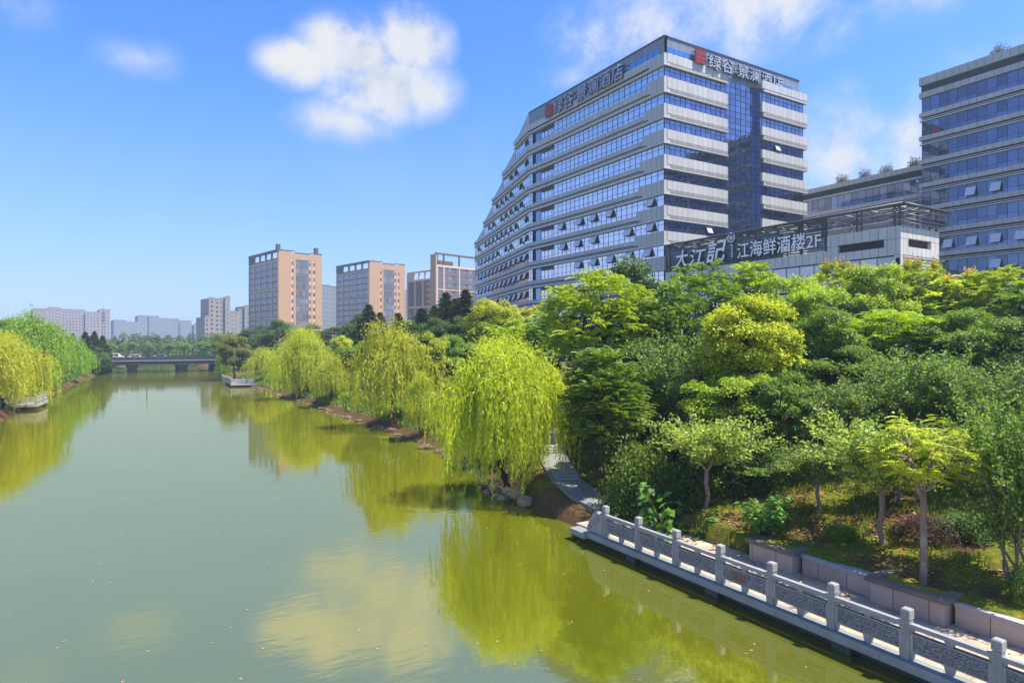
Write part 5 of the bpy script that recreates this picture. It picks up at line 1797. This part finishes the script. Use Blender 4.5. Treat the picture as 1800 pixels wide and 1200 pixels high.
def proto_conifer(seed, bark, mat, h=8.0, R_=1.7, nb=120, per=110):
    g = np.random.default_rng(seed); rnd = random.Random(seed)
    tb = MB(); tb.tube([(0, 0, -.5), (0, 0, h * .5), (0, 0, h * .98)], [.16, .09, .015], 7, 0)
    B, D, Nn, V, S = [], [], [], [], []
    for k in range(nb):
        z = h * (.12 + .86 * (k / nb) ** .9); r = R_ * (1 - (z / h)) ** 1.05 * rnd.uniform(.5, 1.2) + .03
        a = k * 2.4
        o = np.array([0, 0, z]); e = np.array([math.cos(a) * r, math.sin(a) * r, z + r * .12])
        if k % 2 == 0: tb.tube([o, e], [.025, .006], 4, 0, cap=False)
        t = .15 + .85 * g.random(per) ** .7
        p = o + (e - o) * t[:, None]; p[:, 2] -= .22 * r * t ** 2
        kk = min(1.0, .18 + r * .8); p += g.normal(size=(per, 3)) * np.array([.12, .12, .07]) * kk; S.append(np.full(per, .30 * kk + .04))
        sd = np.array([-math.sin(a), math.cos(a), 0])
        dd = (e - o) / r * .6 + sd * g.choice([-1, 1], per)[:, None] + np.array([0, 0, -.25]) + rdir(g, per) * .3
        B.append(p); D.append(dd); Nn.append(np.array([0, 0, 1.0]) + rdir(g, per) * .5); V.append(np.clip(.1 + .5 * g.random(per) + .35 * rnd.random(), 0, 1))
    B = np.concatenate(B)
    me = leaves_mesh('crown', B, np.concatenate(D), np.concatenate(Nn), np.concatenate(S), .09, np.concatenate(V), LM[mat], .1)
    return [('trunk', tb.mesh('trunk', [BK[bark]])), ('crown', me)]


def proto_bush(seed, mat, h=1.6, R_=1.1, n=5200, leaf=(.10, .06), lump=.2, tight=.35, bark='dark'):
    g = np.random.default_rng(seed); rnd = random.Random(seed)
    dd = rdir(g, n); dd[:, 2] = np.abs(dd[:, 2]) - .12; dd = nrm(dd)
    rr = (1 - tight * g.random(n) ** 1.6) * (1 + lump * np.sin(dd[:, 0] * 5 + seed) * np.cos(dd[:, 1] * 5 + seed * 2) + .08 * g.normal(size=n))
    p = dd * rr[:, None] * np.array([R_, R_, h * .93]) + np.array([0, 0, h * .07])
    nn = nrm(dd * .7 + rdir(g, n) * .8 + np.array([0, 0, .3])); d = np.cross(nn, rdir(g, n)) + dd * .5
    me = leaves_mesh('crown', p, d, nn, g.uniform(.7, 1.3, n) * leaf[0], leaf[1], .15 + .7 * g.random(n), LM[mat], .1)
    tb = MB()
    for k in range(7):
        a = k * .9; tb.tube([(0, 0, -.2), (math.cos(a) * R_ * .3, math.sin(a) * R_ * .3, h * .4), (math.cos(a) * R_ * .6, math.sin(a) * R_ * .6, h * .75)], [.03, .02, .006], 4, 0, cap=False)
    return [('stems', tb.mesh('stems', [BK[bark]])), ('crown', me)]


def proto_sapling(seed):
    g = np.random.default_rng(seed); rnd = random.Random(seed)
    tb = MB(); B, D, Nn, V = [], [], [], []
    for k in range(15):
        a = k * 2.4; r = rnd.uniform(.35, .95); e = Vector((math.cos(a) * r, math.sin(a) * r, rnd.uniform(.7, 1.7)))
        tb.tube([(0, 0, -.2), (e.x * .3, e.y * .3, e.z * .6), tuple(e)], [.022, .014, .006], 4, 0, cap=False)
        n = 26
        t = .3 + .75 * g.random(n)
        p = np.stack([e.x * t, e.y * t, e.z * t ** .8], 1) + g.normal(size=(n, 3)) * .07
        dd = rdir(g, n); dd[:, 2] = dd[:, 2] * .4 - .35; B.append(p); D.append(dd + np.array([e.x, e.y, 0]) * .4); Nn.append(np.array([0, 0, 1.0]) + rdir(g, n) * .45); V.append(g.random(n))
    B = np.concatenate(B)
    return [('stems', tb.mesh('stems', [BK['brown']])), ('crown', leaves_mesh('crown', B, np.concatenate(D), np.concatenate(Nn), g.uniform(.16, .28, len(B)), .17, np.concatenate(V), LM['mulb'], .1))]


PROTO = {
    'broad_a': (proto_broad(1, 'dark', 'mid'), 8.0, 5.6), 'broad_b': (proto_broad(2, 'brown', 'mid', 36, 800, 2.5, 2.9, 5.0, (.6, 1.1)), 8.0, 5.4),
    'broad_c': (proto_broad(3, 'dark', 'dark', 24, 1000, 2.9, 2.6, 5.0, (.8, 1.3)), 8.0, 6.0),
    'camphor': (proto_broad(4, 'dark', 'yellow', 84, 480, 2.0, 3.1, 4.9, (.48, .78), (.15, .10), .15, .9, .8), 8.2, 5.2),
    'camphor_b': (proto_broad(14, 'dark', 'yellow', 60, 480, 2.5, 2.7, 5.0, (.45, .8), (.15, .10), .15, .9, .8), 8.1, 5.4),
    'pin_a': (proto_pinnate(5, 'dark', 'bright', 85, flowers=0), 8.2, 6.2), 'pin_b': (proto_pinnate(6, 'brown', 'bright', 80, 2.6, 2.7, 5.2, flowers=7), 8.3, 5.8),
    'pin_c': (proto_pinnate(7, 'dark', 'mid', 95, 2.7, 2.9, 4.8, low=.5), 8.1, 6.0),
    'pin_tall': (proto_pinnate(9, 'brown', 'bright', 100, 2.0, 3.1, 4.7, .12, 0, .4), 8.1, 4.7),
    'willow_a': (proto_willow(8, 'brown', 'willow', 3.4, 8.0, 1250, per=74, nb=30, low=-.35), 8.2, 7.4), 'willow_b': (proto_willow(18, 'brown', 'willow', 3.1, 8.0, 800, leaf=(.27, .05), low=.9, per=60), 8.1, 6.8),
    'willow_c': (proto_willow(28, 'brown', 'willow_g', 3.3, 8.0, 900, (.2, .1), (.3, .06), low=.4, per=50, nb=34), 8.1, 7.2),
    'crab_a': (proto_crab(10, 'pink', 'crab_y', 4.0, 1.6, 140), 4.0, 3.4), 'crab_b': (proto_crab(11, 'pale', 'crab', 4.0, 1.7, 140), 4.0, 3.6),
    'crab_m': (proto_crab(12, 'pale', 'crab', 5.5, 1.9, 230, 66, (.135, .085), multi=True, upr=2.8, stems=8), 5.4, 4.2),
    'conifer_a': (proto_conifer(13, 'dark', 'conifer'), 8.0, 3.4), 'conifer_b': (proto_conifer(23, 'dark', 'conifer', 8.0, 2.3, 130), 8.0, 4.6),
    'bush': (proto_bush(15, 'dark'), 1.65, 2.3), 'bush_m': (proto_bush(16, 'mid', 1.6, 1.1, 5200, (.11, .07), .3, .5), 1.65, 2.4),
    'red_bush': (proto_bush(17, 'purple', 1.6, 1.1, 11000, (.06, .04), .07, .25), 1.65, 2.25),
    'sapling': (proto_sapling(19), 1.75, 2.1), 'street': (proto_broad(20, 'dark', 'mid', 16, 260, 1.9, 1.15, 3.3, (.6, .9), (.24, .17), .1), 4.6, 4.6),
    'roofp': (proto_bush(21, 'grey', 1.6, 1.2, 900, (.22, .12), .3, .8), 1.6, 2.4),
}
def measured(parts):
    me = parts[1][1]
    co = np.empty(len(me.vertices) * 3, dtype=np.float32); me.vertices.foreach_get('co', co); co = co.reshape(-1, 3)
    w = 0.5 * (np.percentile(co[:, 0], 98.5) - np.percentile(co[:, 0], 1.5) + np.percentile(co[:, 1], 98.5) - np.percentile(co[:, 1], 1.5))
    return float(np.percentile(co[:, 2], 99.5)), float(w)
PROTO = {k: (v[0],) + measured(v[0]) for k, v in PROTO.items()}


def plant(kind, name, loc, h, w, label, cat='tree', group=None, mat=None, rz=None, pr=None, trunk=True):
    parts, ph, pw = PROTO[kind]
    rnd = random.Random(hash((round(loc[0], 2), round(loc[1], 2))) & 0xffff)
    root = thing(name, loc, label, cat, group, rnd.uniform(0, 6.28) if rz is None else rz, (w / pw, w / pw * rnd.uniform(.92, 1.08), h / ph))
    for nm, me in parts:
        o = link_mesh(nm, me, root)
        if mat and nm == 'crown':
            o.material_slots[0].link = 'OBJECT'; o.material_slots[0].material = LM[mat]
    return root


def tree(kind, name, px, Yc, top_py, wpx, label, cat='tree', group=None, mat=None, rz=None, z=None):
    p = at(px, Yc)
    p.z = ground_z(p.x, p.y) if z is None else z
    zt = H + (CY0 - top_py) / FOC * Yc
    return plant(kind, name, (p.x, p.y, p.z - .05), zt - p.z, wpx / FOC * Yc, label, cat, group, mat, rz)


# ---- willows of the right bank, near to far
p = atz(903, 852, .85)
big = plant('willow_a', 'willow_tree', (p.x - .1, p.y + .3, .8), 7.4, 6.0, 'largest yellow green weeping willow, its strands hanging to the water beside the path', 'willow', 'weeping willows along the canal', rz=2.2)
tree('willow_b', 'willow_tree', 690, 60, 568, 132, 'tall yellow green willow left of the largest one, dark limbs showing', 'willow', 'weeping willows along the canal', rz=1.0)
tree('willow_b', 'willow_tree', 742, 53, 655, 62, 'low drooping willow squeezed between the two biggest willows', 'willow', 'weeping willows along the canal', rz=3.0)
tree('willow_b', 'willow_tree', 582, 80, 626, 58, 'small willow with a bare trunk standing on the right shore bend', 'willow', 'weeping willows along the canal', rz=4.0)
tree('willow_a', 'willow_tree', 530, 92, 580, 84, 'broad upright willow beyond the small one, yellow tips on top', 'willow', 'weeping willows along the canal', rz=5.0)
tree('willow_b', 'willow_tree', 463, 121, 612, 56, 'rounded willow with two trunks behind the viewing platform', 'willow', 'weeping willows along the canal', rz=.4)
tree('willow_b', 'willow_tree', 500, 112, 640, 30, 'smallest far willow right of the two trunked one', 'willow', 'weeping willows along the canal', rz=1.4)
tree('broad_b', 'bank_tree', 411, 138, 592, 54, 'olive brown dense tree leaning over the water by the bridge end', 'tree', None, 'olive')
tree('willow_c', 'willow_tree', 392, 146, 617, 22, 'small green willow at the right bridge end', 'willow', 'weeping willows along the canal')

# ---- left bank
tree('willow_a', 'willow_tree', 8, 72, 588, 112, 'yellow willow at the left frame edge hanging into the canal', 'willow', 'left bank willows', 'willow', rz=2.0)
tree('willow_c', 'willow_tree', -50, 66, 580, 120, 'yellow green willow cut by the left frame edge', 'willow', 'left bank willows', 'willow', rz=1.0)
tree('willow_c', 'willow_tree', 50, 96, 553, 104, 'tall rounded green willow behind the yellow one on the left bank', 'willow', 'left bank willows', rz=.3)
tree('willow_c', 'willow_tree', 88, 112, 572, 68, 'mid green willow overlapping the tall rounded one, left bank', 'willow', 'left bank willows', rz=2.3)
tree('willow_c', 'willow_tree', 128, 128, 594, 58, 'soft pale green willow farthest along the left bank', 'willow', 'left bank willows', rz=3.3)
tree('broad_a', 'bank_tree', 15, 118, 560, 90, 'bushy green tree behind the left bank willows', 'tree', 'trees behind the left bank willows', 'mid')
tree('broad_b', 'bank_tree', 95, 150, 588, 50, 'bushy green tree behind the left bank willows', 'tree', 'trees behind the left bank willows', 'dark')
for (px, Yc, ty, w, lab) in ((150, 158, 583, 26, 'dark conifer rising highest on the left bank, left of the others'), (166, 165, 582, 26, 'dark conifer second in the left bank group'),
                             (180, 170, 590, 24, 'dark conifer nearest the bridge on the left bank'), (128, 165, 586, 22, 'dark conifer peeping over the pale left bank willow')):
    tree('conifer_b', 'conifer_tree', px, Yc, ty, w * 1.6, lab, 'conifer', 'left bank conifers')
tree('broad_c', 'bank_tree', 168, 160, 610, 44, 'dark bushy tree low beside the left bank conifers', 'tree')
tree('bush_m', 'shrub', 180, 172, 635, 30, 'light green shrub at the left end of the bridge', 'shrub')

# ---- beyond the bridge
for (px, ty, w, lab) in ((192, 603, 24, 'small round street tree at the far left end of the bridge'), (225, 601, 25, 'small round street tree behind the white people carrier'), (262, 602, 22, 'small round street tree right of the lamp post'),
                         (297, 603, 20, 'small dark street tree above the middle of the bridge'), (324, 602, 22, 'small round street tree above the right bridge pier'), (361, 600, 28, 'broad pale street tree at the right part of the bridge')):
    tree('street', 'street_tree', px, 232, ty, w, lab, 'street tree', 'street trees behind the bridge', z=3.4)
g = np.random.default_rng(44)
B, D, Nn, V = [], [], [], []
for k in range(90):
    px = g.uniform(-40, 460); Yc = g.uniform(270, 380)
    c_ = at(px, Yc); h_ = g.uniform(7, 11.5); r = g.uniform(2.5, 4.5)
    n = 420
    dd = rdir(g, n); dd[:, 2] = np.abs(dd[:, 2])
    z0 = max(GZ - 3, 2.0)
    B.append(np.array([c_.x, c_.y, z0]) + dd * np.array([r, r, h_]) * (1 - .4 * g.random(n) ** 2)[:, None]); D.append(rdir(g, n)); Nn.append(dd + rdir(g, n) * .7); V.append(.2 + .4 * g.random(n) + .3 * g.random())
B = np.concatenate(B)
tag(link_mesh('far_woods', leaves_mesh('far_woods', B, np.concatenate(D), np.concatenate(Nn), g.uniform(.7, 1.3, len(B)), .7, np.concatenate(V), LM['dark'])), kind='stuff')

# ---- trees behind the right bank willows, far to near
RB = 'trees behind the right bank willows'
rows = [
    ('broad_b', 'bank_tree', 396, 190, 588, 46, 'dense green tree behind the olive tree at the bridge end', 'mid'),
    ('broad_c', 'bank_tree', 440, 168, 578, 70, 'dark green tree left of the round dark one in front of the nearest ochre tower', 'dark'),
    ('broad_a', 'bank_tree', 487, 160, 563, 60, 'round dark tree in front of the nearest ochre tower', 'dark'),
    ('broad_b', 'bank_tree', 540, 150, 571, 62, 'olive topped tree at the foot of the nearest ochre tower', 'olive'),
    ('broad_a', 'bank_tree', 585, 142, 575, 60, 'dark tree in front of the pale grey tower', 'dark'),
    ('broad_c', 'bank_tree', 635, 125, 552, 66, 'big dark tree below the ochre tower without turrets', 'dark'),
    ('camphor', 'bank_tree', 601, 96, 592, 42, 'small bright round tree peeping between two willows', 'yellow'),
    ('broad_b', 'bank_tree', 640, 84, 600, 80, 'dense mid green tree filling behind the tall willow', 'mid'),
    ('broad_c', 'bank_tree', 720, 104, 566, 60, 'dark bushy tree below the low ochre wing', 'dark'),
    ('broad_a', 'bank_tree', 765, 96, 560, 66, 'dark bushy tree at the foot of the pointed conifers', 'dark'),
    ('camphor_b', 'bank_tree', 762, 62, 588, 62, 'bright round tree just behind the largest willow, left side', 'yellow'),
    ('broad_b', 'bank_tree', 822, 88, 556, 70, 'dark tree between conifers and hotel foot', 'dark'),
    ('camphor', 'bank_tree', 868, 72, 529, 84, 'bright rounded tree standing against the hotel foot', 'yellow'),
    ('pin_b', 'bank_tree', 935, 78, 541, 80, 'loose green tree with yellow flowers against the hotel foot', 'bright'),
    ('broad_b', 'bank_tree', 800, 64, 590, 80, 'mid green tree behind the top of the largest willow', 'mid'),
    ('pin_a', 'bank_tree', 905, 54, 560, 110, 'feathery bright tree right behind the largest willow', 'bright'),
    ('pin_c', 'bank_tree', 975, 52, 548, 120, 'feathery mid green tree left of the tall tree by the path', 'mid'),
    ('broad_b', 'bank_tree', 915, 54, 605, 110, 'dense green tree behind the sandy end of the path', 'mid'),
]
for (k, nm, px, Yc, ty, w, lab, mt) in rows:
    tree(k, nm, px, Yc, ty, w, lab, 'tree', RB, mt)
for (px, Yc, ty, w, lab) in ((648, 120, 538, 34, 'pointed dark conifer before the ochre tower without turrets'), (668, 122, 552, 26, 'smaller pointed conifer right of the one before the ochre tower'),
                             (700, 112, 553, 30, 'pointed dark conifer between the two groups before the ochre towers'), (800, 108, 528, 30, 'shorter pointed conifer between the two tall ones by the hotel'), (764, 112, 540, 28, 'thin pointed conifer below the tan pier of the windowed ochre tower'),
                             (784, 104, 517, 36, 'tall pointed conifer below the blue windowed ochre tower'), (818, 98, 512, 44, 'tallest dense conifer beside the left edge of the hotel'), (742, 110, 545, 36, 'low pointed conifer below the ochre wing')):
    tree('conifer_b' if w > 40 else 'conifer_a', 'conifer_tree', px, Yc, ty - 3, w * 2.0, lab, 'conifer', 'conifers before the ochre towers')

# ---- the belt of trees in front of hotel and restaurant
BELT = 'tall trees in front of the hotel and restaurant'
belt = [
    ('pin_a', 1050, 41, 478, 190, 'broad bright feathery tree before the hotel corner, the widest of the belt', 'bright'),
    ('broad_c', 1108, 46, 460, 175, 'dark dense crown rising right behind the widest feathery tree', 'dark'),
    ('pin_c', 1225, 47, 463, 150, 'dark feathery tree below the white calligraphic letters', 'mid'),
    ('pin_tall', 1322, 48, 462, 100, 'slender bright tree under the small restaurant characters', 'bright'),
    ('pin_c', 1180, 40, 500, 120, 'shadowy tree between hotel corner and dark feathery tree', 'mid'),
    ('broad_b', 1395, 44, 487, 130, 'rounded leafy tree left of the tree with orange sprays', 'bright'),
    ('pin_b', 1475, 47, 464, 110, 'feathery tree with orange flower sprays before the restaurant windows', 'bright'),
    ('broad_b', 1545, 45, 468, 120, 'rounded bright leafy tree below the louvre slot of the restaurant', 'bright'),
    ('pin_b', 1612, 46, 462, 120, 'bright feathery tree with yellow sprays under the restaurant corner', 'bright'),
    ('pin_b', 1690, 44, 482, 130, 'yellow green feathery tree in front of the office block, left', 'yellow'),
    ('pin_a', 1770, 42, 470, 150, 'feathery tree at the right frame edge in front of the office block', 'bright'),
    ('pin_c', 1830, 38, 490, 150, 'feathery tree cut by the right frame edge', 'mid'),
]
for (k, px, Yc, ty, w, lab, mt) in belt:
    tree(k, 'goldenrain_tree', px, Yc, ty, w, lab, 'tree', BELT, mt)
MID = 'trees half way up the right bank'
mid_ = [
    ('broad_b', 1440, 36, 548, 150, 'mid green rounded tree behind the bright yellow topped tree', 'mid'),
    ('pin_a', 1560, 37, 545, 170, 'bright layered tree with yellow tips in the middle of the bank', 'bright'),
    ('broad_a', 1690, 35, 545, 160, 'rounded green tree left of the right frame edge, half way up', 'mid'),
    ('broad_c', 1790, 34, 560, 170, 'dark dense tree at the right edge, half way up the bank', 'dark'),
    ('broad_c', 1250, 38, 560, 140, 'dark dense tree in the hollow left of the yellow topped tree', 'dark'),
    ('broad_c', 1500, 33, 610, 150, 'dark dense tree low in the middle of the bank', 'mid'),
    ('broad_c', 1130, 37, 600, 150, 'dark dense tree behind the whitish shrubs', 'dark'),
    ('broad_c', 1058, 45, 612, 120, 'dark dense tree shading the top of the path', 'dark'),
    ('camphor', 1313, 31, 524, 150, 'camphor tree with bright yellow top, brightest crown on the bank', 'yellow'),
    ('camphor_b', 1290, 29, 648, 140, 'rounded green camphor puffs just below the yellow topped tree', 'bright'),
    ('camphor_b', 1370, 28, 655, 110, 'rounded green camphor crown right of the lower puffs', 'mid'),
    ('pin_tall', 1062, 31, 612, 130, 'thin layered tree with a straight dark trunk beside the grey path', 'mid'),
    ('pin_c', 1100, 33, 640, 120, 'thin forked layered tree right behind the straight trunked one', 'mid'),
]
for (k, px, Yc, ty, w, lab, mt) in mid_:
    tree(k, 'bank_tree', px, Yc, ty, w, lab, 'tree', MID, mt)
CR = 'crabapple trees on the right bank'
crabs = [
    ('crab_a', 1243, 25.9, 728, 150, 'small pale leaved crabapple left of the fresh green sapling, single trunk'),
    ('crab_a', 1550, 20.6, 730, 175, 'small pale leaved crabapple with a thin bare trunk left of the purple bush'),
    ('crab_b', 1438, 23.4, 775, 130, 'dull green crabapple with grey forked trunk behind the mossy turf'),
    ('crab_b', 1340, 26.5, 800, 110, 'sparse low crabapple with dull leaves behind the right sapling'),
    ('crab_m', 1205, 33, 590, 130, 'whitish upright shrub tree beside the yellow topped camphor'),
    ('crab_m', 1490, 27, 668, 130, 'tall upright crabapple with silvery leaves, left of the centre group'),
    ('crab_m', 1610, 26.5, 618, 150, 'tall upright crabapple with silvery leaves, middle of the centre group'),
    ('crab_m', 1720, 25, 655, 130, 'tall upright crabapple with silvery leaves above the planter tree'),
    ('crab_m', 1815, 22, 640, 160, 'tall crabapple with silvery leaves cut by the right frame edge'),
    ('crab_b', 1580, 23, 760, 120, 'dull crabapple half hidden behind the bare trunked one'),
    ('crab_b', 1690, 24, 745, 130, 'dull crabapple behind the planter tree'),
    ('crab_m', 1785, 17.6, 700, 170, 'many stemmed tree with thin mottled stems at the right frame edge'),
]
for (k, px, Yc, ty, w, lab) in crabs:
    tree(k, 'crabapple_tree', px, Yc, ty, w, lab, 'tree', CR)

# planter tree
g = np.random.default_rng(71); rnd = random.Random(71)
pt = thing('planter_tree', (19.25, 9.55, 1.36), 'slim forked tree with feathery yellow green crown growing in the stone planter', 'tree')
tb = MB()
f0 = (.22, .10, 2.55)
tb.tube([(0, 0, -.3), (.06, .0, .9), (.12, .05, 1.8), f0], [.105, .095, .085, .08], 9, 0)
stub = (-.08, .16, 2.75)
tb.tube([(.19, .09, 2.35), (.08, .13, 2.55), stub], [.06, .055, .05], 7, 0)
ends_ = []
for (dx, dy, dz) in ((.25, -.2, 1.2), (.05, .45, 1.3), (.6, .05, 1.1), (-.35, .2, 1.0), (.3, -.7, .8)):
    e = (f0[0] + dx, f0[1] + dy, f0[2] + dz)
    limb(tb, f0, e, .05, .025, rnd, .05, 5, 6); ends_.append(np.array(e))
tips = []
while len(tips) < 34:
    q = rdir(g, 1)[0] * g.uniform(.5, 1) ** .5
    q = np.array([.2 + q[0] * 1.35, .1 + q[1] * 1.35, 3.75 + q[2] * 1.0])
    if all(np.linalg.norm(q - o) > .34 for o in tips): tips.append(q)
tips = np.array(tips)
for q in tips:
    e = min(ends_, key=lambda m_: np.linalg.norm(m_ - q)); limb(tb, e, q, .02, .007, rnd, .08, 4, 4)
link_mesh('trunk', tb.mesh('trunk', [BK['pink']]), pt)
a = g.uniform(0, 6.28, len(tips) * 12)
O = np.repeat(tips, 12, 0) + g.normal(size=(len(a), 3)) * .07
U = nrm(np.stack([np.cos(a), np.sin(a), g.uniform(.0, .5, len(a))], 1))
B, D, Nn, S = fronds(g, O, U, 9, g.uniform(.28, .46, len(a)), .105, .4)
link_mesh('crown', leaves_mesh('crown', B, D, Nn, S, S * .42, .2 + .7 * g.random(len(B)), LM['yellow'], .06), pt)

# shrubs and saplings
tree('red_bush', 'purple_bush', 1636, 20.6, 905, 118, 'dense dark purple rounded bush behind the planter tree', 'bush')
tree('sapling', 'sapling', 1175, 25.2, 846, 100, 'fresh green large leaved sapling left of the pale crabapple', 'sapling', 'fresh green saplings on the bank')
tree('sapling', 'sapling', 1343, 22.6, 862, 74, 'fresh green large leaved sapling alone on the leafy slope', 'sapling', 'fresh green saplings on the bank')
sh = [('bush_m', 1128, 28, 765, 120, 'big dark green shrub left of the pale crabapple'),
      ('bush', 1700, 20.3, 900, 110, 'low green shrub between purple bush and right frame edge'), ('bush_m', 1480, 21.5, 915, 60, 'low green tuft shrub left of the thin bare trunk'),
      ('bush', 1800, 16.6, 985, 50, 'low dark shrub under the many stemmed tree at the right edge'),
      ('bush_m', 1440, 40, 690, 10, None)]
for (k, px, Yc, ty, w, lab) in sh:
    if lab: tree(k, 'shrub', px, Yc, ty, w, lab, 'shrub', 'shrubs on the right bank')
US = 'understory shrubs deep in the tree belt'
rnd = random.Random(91)
for i in range(64):
    px = 985 + (i % 16) * 56 + rnd.uniform(-18, 18); row = i // 16
    Yc = (27.5, 31, 36, 43)[row] + rnd.uniform(-1, 1)
    p = at(px, Yc); z = ground_z(p.x, p.y)
    if px < 1110 and row < 3: continue
    if row == 0 and i % 2: continue
    plant('bush' if i % 3 else 'bush_m', 'shrub', (p.x, p.y, z - .1), rnd.uniform(1.3, 2.3) * (1 + .25 * row), rnd.uniform(2.0, 3.2) * (1 + .2 * row),
          'understory shrub between the trunks, leaves darkened to stand for shade', 'shrub', US, 'dark')
for i in range(26):
    y = 40 + i * 3.6 + rnd.uniform(-1, 1); xb = float(np.interp(y, XBy, XBx)); x = xb + rnd.uniform(2.6, 4.5)
    plant('bush_m', 'shrub', (x, y, ground_z(x, y) - .1), rnd.uniform(.9, 1.7), rnd.uniform(1.6, 2.8), 'low green shrub on the shore behind the willow trunks', 'shrub', 'shore shrubs behind the willows', 'bright' if i % 2 else 'mid')
for i in range(30):
    y = 66 + i * 4.2 + rnd.uniform(-2, 2); xl = float(np.interp(y, XLy, XLx)); x = xl - rnd.uniform(.9, 3.2)
    plant('bush_m', 'shrub', (x, y, ground_z(x, y) - .1), rnd.uniform(1.0, 2.0), rnd.uniform(2.0, 3.0), 'low green shrub under the left bank willows', 'shrub', 'shore shrubs on the left bank', 'mid')
# roof plants
for i, (px, Yc, zt, lab) in enumerate(((1481, 128, 39.0, 'small rooftop plant nearest the hotel on the low wing'), (1521, 122, 39.0, 'rooftop plant second from the hotel on the low wing'), (1558, 118, 39.0, 'rooftop plant third from the hotel on the low wing'), (1609, 113, 39.0, 'rooftop plant next to the tall office block'))):
    y = y_on_x(px, 119.0)
    plant('roofp', 'roof_plant', (119.0, y, 39.0), 1.9, 2.5, lab, 'plant', 'roof plants')
plant('roofp', 'roof_plant', (113.6, y_on_x(1757, 113.6), 51.75), 1.7, 2.2, 'grey rooftop plant on top of the tall office block', 'plant', 'roof plants')

# ---- grass and fallen leaves (uncountable)
g = np.random.default_rng(5)
def scatter(n, x0, x1, y0, y1, keep):
    P = np.stack([g.uniform(x0, x1, n), g.uniform(y0, y1, n)], 1)
    P = P[[keep(a_, b_) for a_, b_ in P]]
    return np.array([(a_, b_, ground_z(a_, b_)) for a_, b_ in P])
def off_path(x, y):
    for q in pts[::3]:
        if abs(q.x - x) < 1.05 and abs(q.y - y) < 1.05 and math.hypot(q.x - x, q.y - y) < 1.0: return False
    return True
def tuft(x, y): return hsh(x * 1.9, y * 1.9) + .6 * hsh(x * 4.3 + 5, y * 4.1)
def k_grass(x, y):
    xb = float(np.interp(y, XBy, XBx))
    if y < 22 and x < 20.5: return False
    if x - xb < 1.4: return False
    return tuft(x, y) > (.05 if x < 23 else -.25) and off_path(x, y)
P = scatter(16000, 18.5, 30, 5, 48, k_grass)
P = np.repeat(P, 5, 0); n = len(P)
P[:, :2] += g.normal(size=(n, 2)) * .07
dd = np.stack([g.normal(size=n) * .5, g.normal(size=n) * .5, np.ones(n)], 1)
tag(link_mesh('grass', leaves_mesh('grass', P, dd, rdir(g, n) * np.array([1, 1, .2]), g.uniform(.10, .34, n), .035, g.random(n), LM['grass'])), kind='stuff')
def k_far(x, y): return float(np.interp(y, XBy, XBx)) + 1.5 < x
P = scatter(14000, 20, 31, 40, 150, k_far); P = np.repeat(P, 3, 0); n = len(P); P[:, :2] += g.normal(size=(n, 2)) * .25
dd = np.stack([g.normal(size=n) * .6, g.normal(size=n) * .6, np.ones(n)], 1)
tag(link_mesh('shore_grass', leaves_mesh('shore_grass', P, dd, rdir(g, n), g.uniform(.25, .7, n), .12, g.random(n), LM['grass'])), kind='stuff')
def k_leaf(x, y): return (hsh(x * 1.1 + 3, y * 1.1) > -.2) and (y > 20.8 or x > 19.2)
P = scatter(20000, 17.6, 28, 4, 34, k_leaf); n = len(P); P[:, 2] += .03
Q_ = np.stack([g.uniform(16.3, 18.9, 700), g.uniform(2, 21.5, 700), np.full(700, .672)], 1)
Q_ = Q_[(Q_[:, 0] > 18.2) | (g.random(700) < .3)]
P = np.concatenate([P, Q_]); n = len(P)
dd = rdir(g, n); dd[:, 2] *= .15
tag(link_mesh('fallen_leaves', leaves_mesh('fallen_leaves', P, dd, np.array([0, 0, 1.0]) + g.normal(size=(n, 3)) * .2, g.uniform(.06, .13, n), .07, g.random(n), LM['fallen'])), kind='stuff')
# a few leaves on the water
P = np.stack([g.uniform(-4, 15.6, 260), 5 + 55 * g.random(260) ** 1.5, np.full(260, .162)], 1); dd = rdir(g, 260); dd[:, 2] = 0
tag(link_mesh('floating_leaves', leaves_mesh('floating_leaves', P, dd, np.array([0, 0, 1.0]) + np.zeros((260, 3)), g.uniform(.05, .12, 260), .06, g.random(260) * .5 + .5, LM['fallen'])), kind='stuff')

# ------------------------------------------------------------------ haze over the distance
HAZE = 0.00048
if HAZE > 0:
    b = MB(); b.box(-900, 900, -150, 1500, -3.0, 62.0)
    hz = b.build('haze', bpy.data.materials.new('haze_air'))
    m = hz.data.materials[0]; m.use_nodes = True; m.node_tree.nodes.clear(); nt = NT(m.node_tree)
    out = nt.n('ShaderNodeOutputMaterial'); pv = nt.n('ShaderNodeVolumePrincipled')
    pv.inputs['Color'].default_value = (0.62, 0.80, 1.0, 1); pv.inputs['Density'].default_value = HAZE; pv.inputs['Anisotropy'].default_value = 0.2
    nt.l(pv.outputs[0], out.inputs['Volume'])
    tag(hz, kind='stuff')
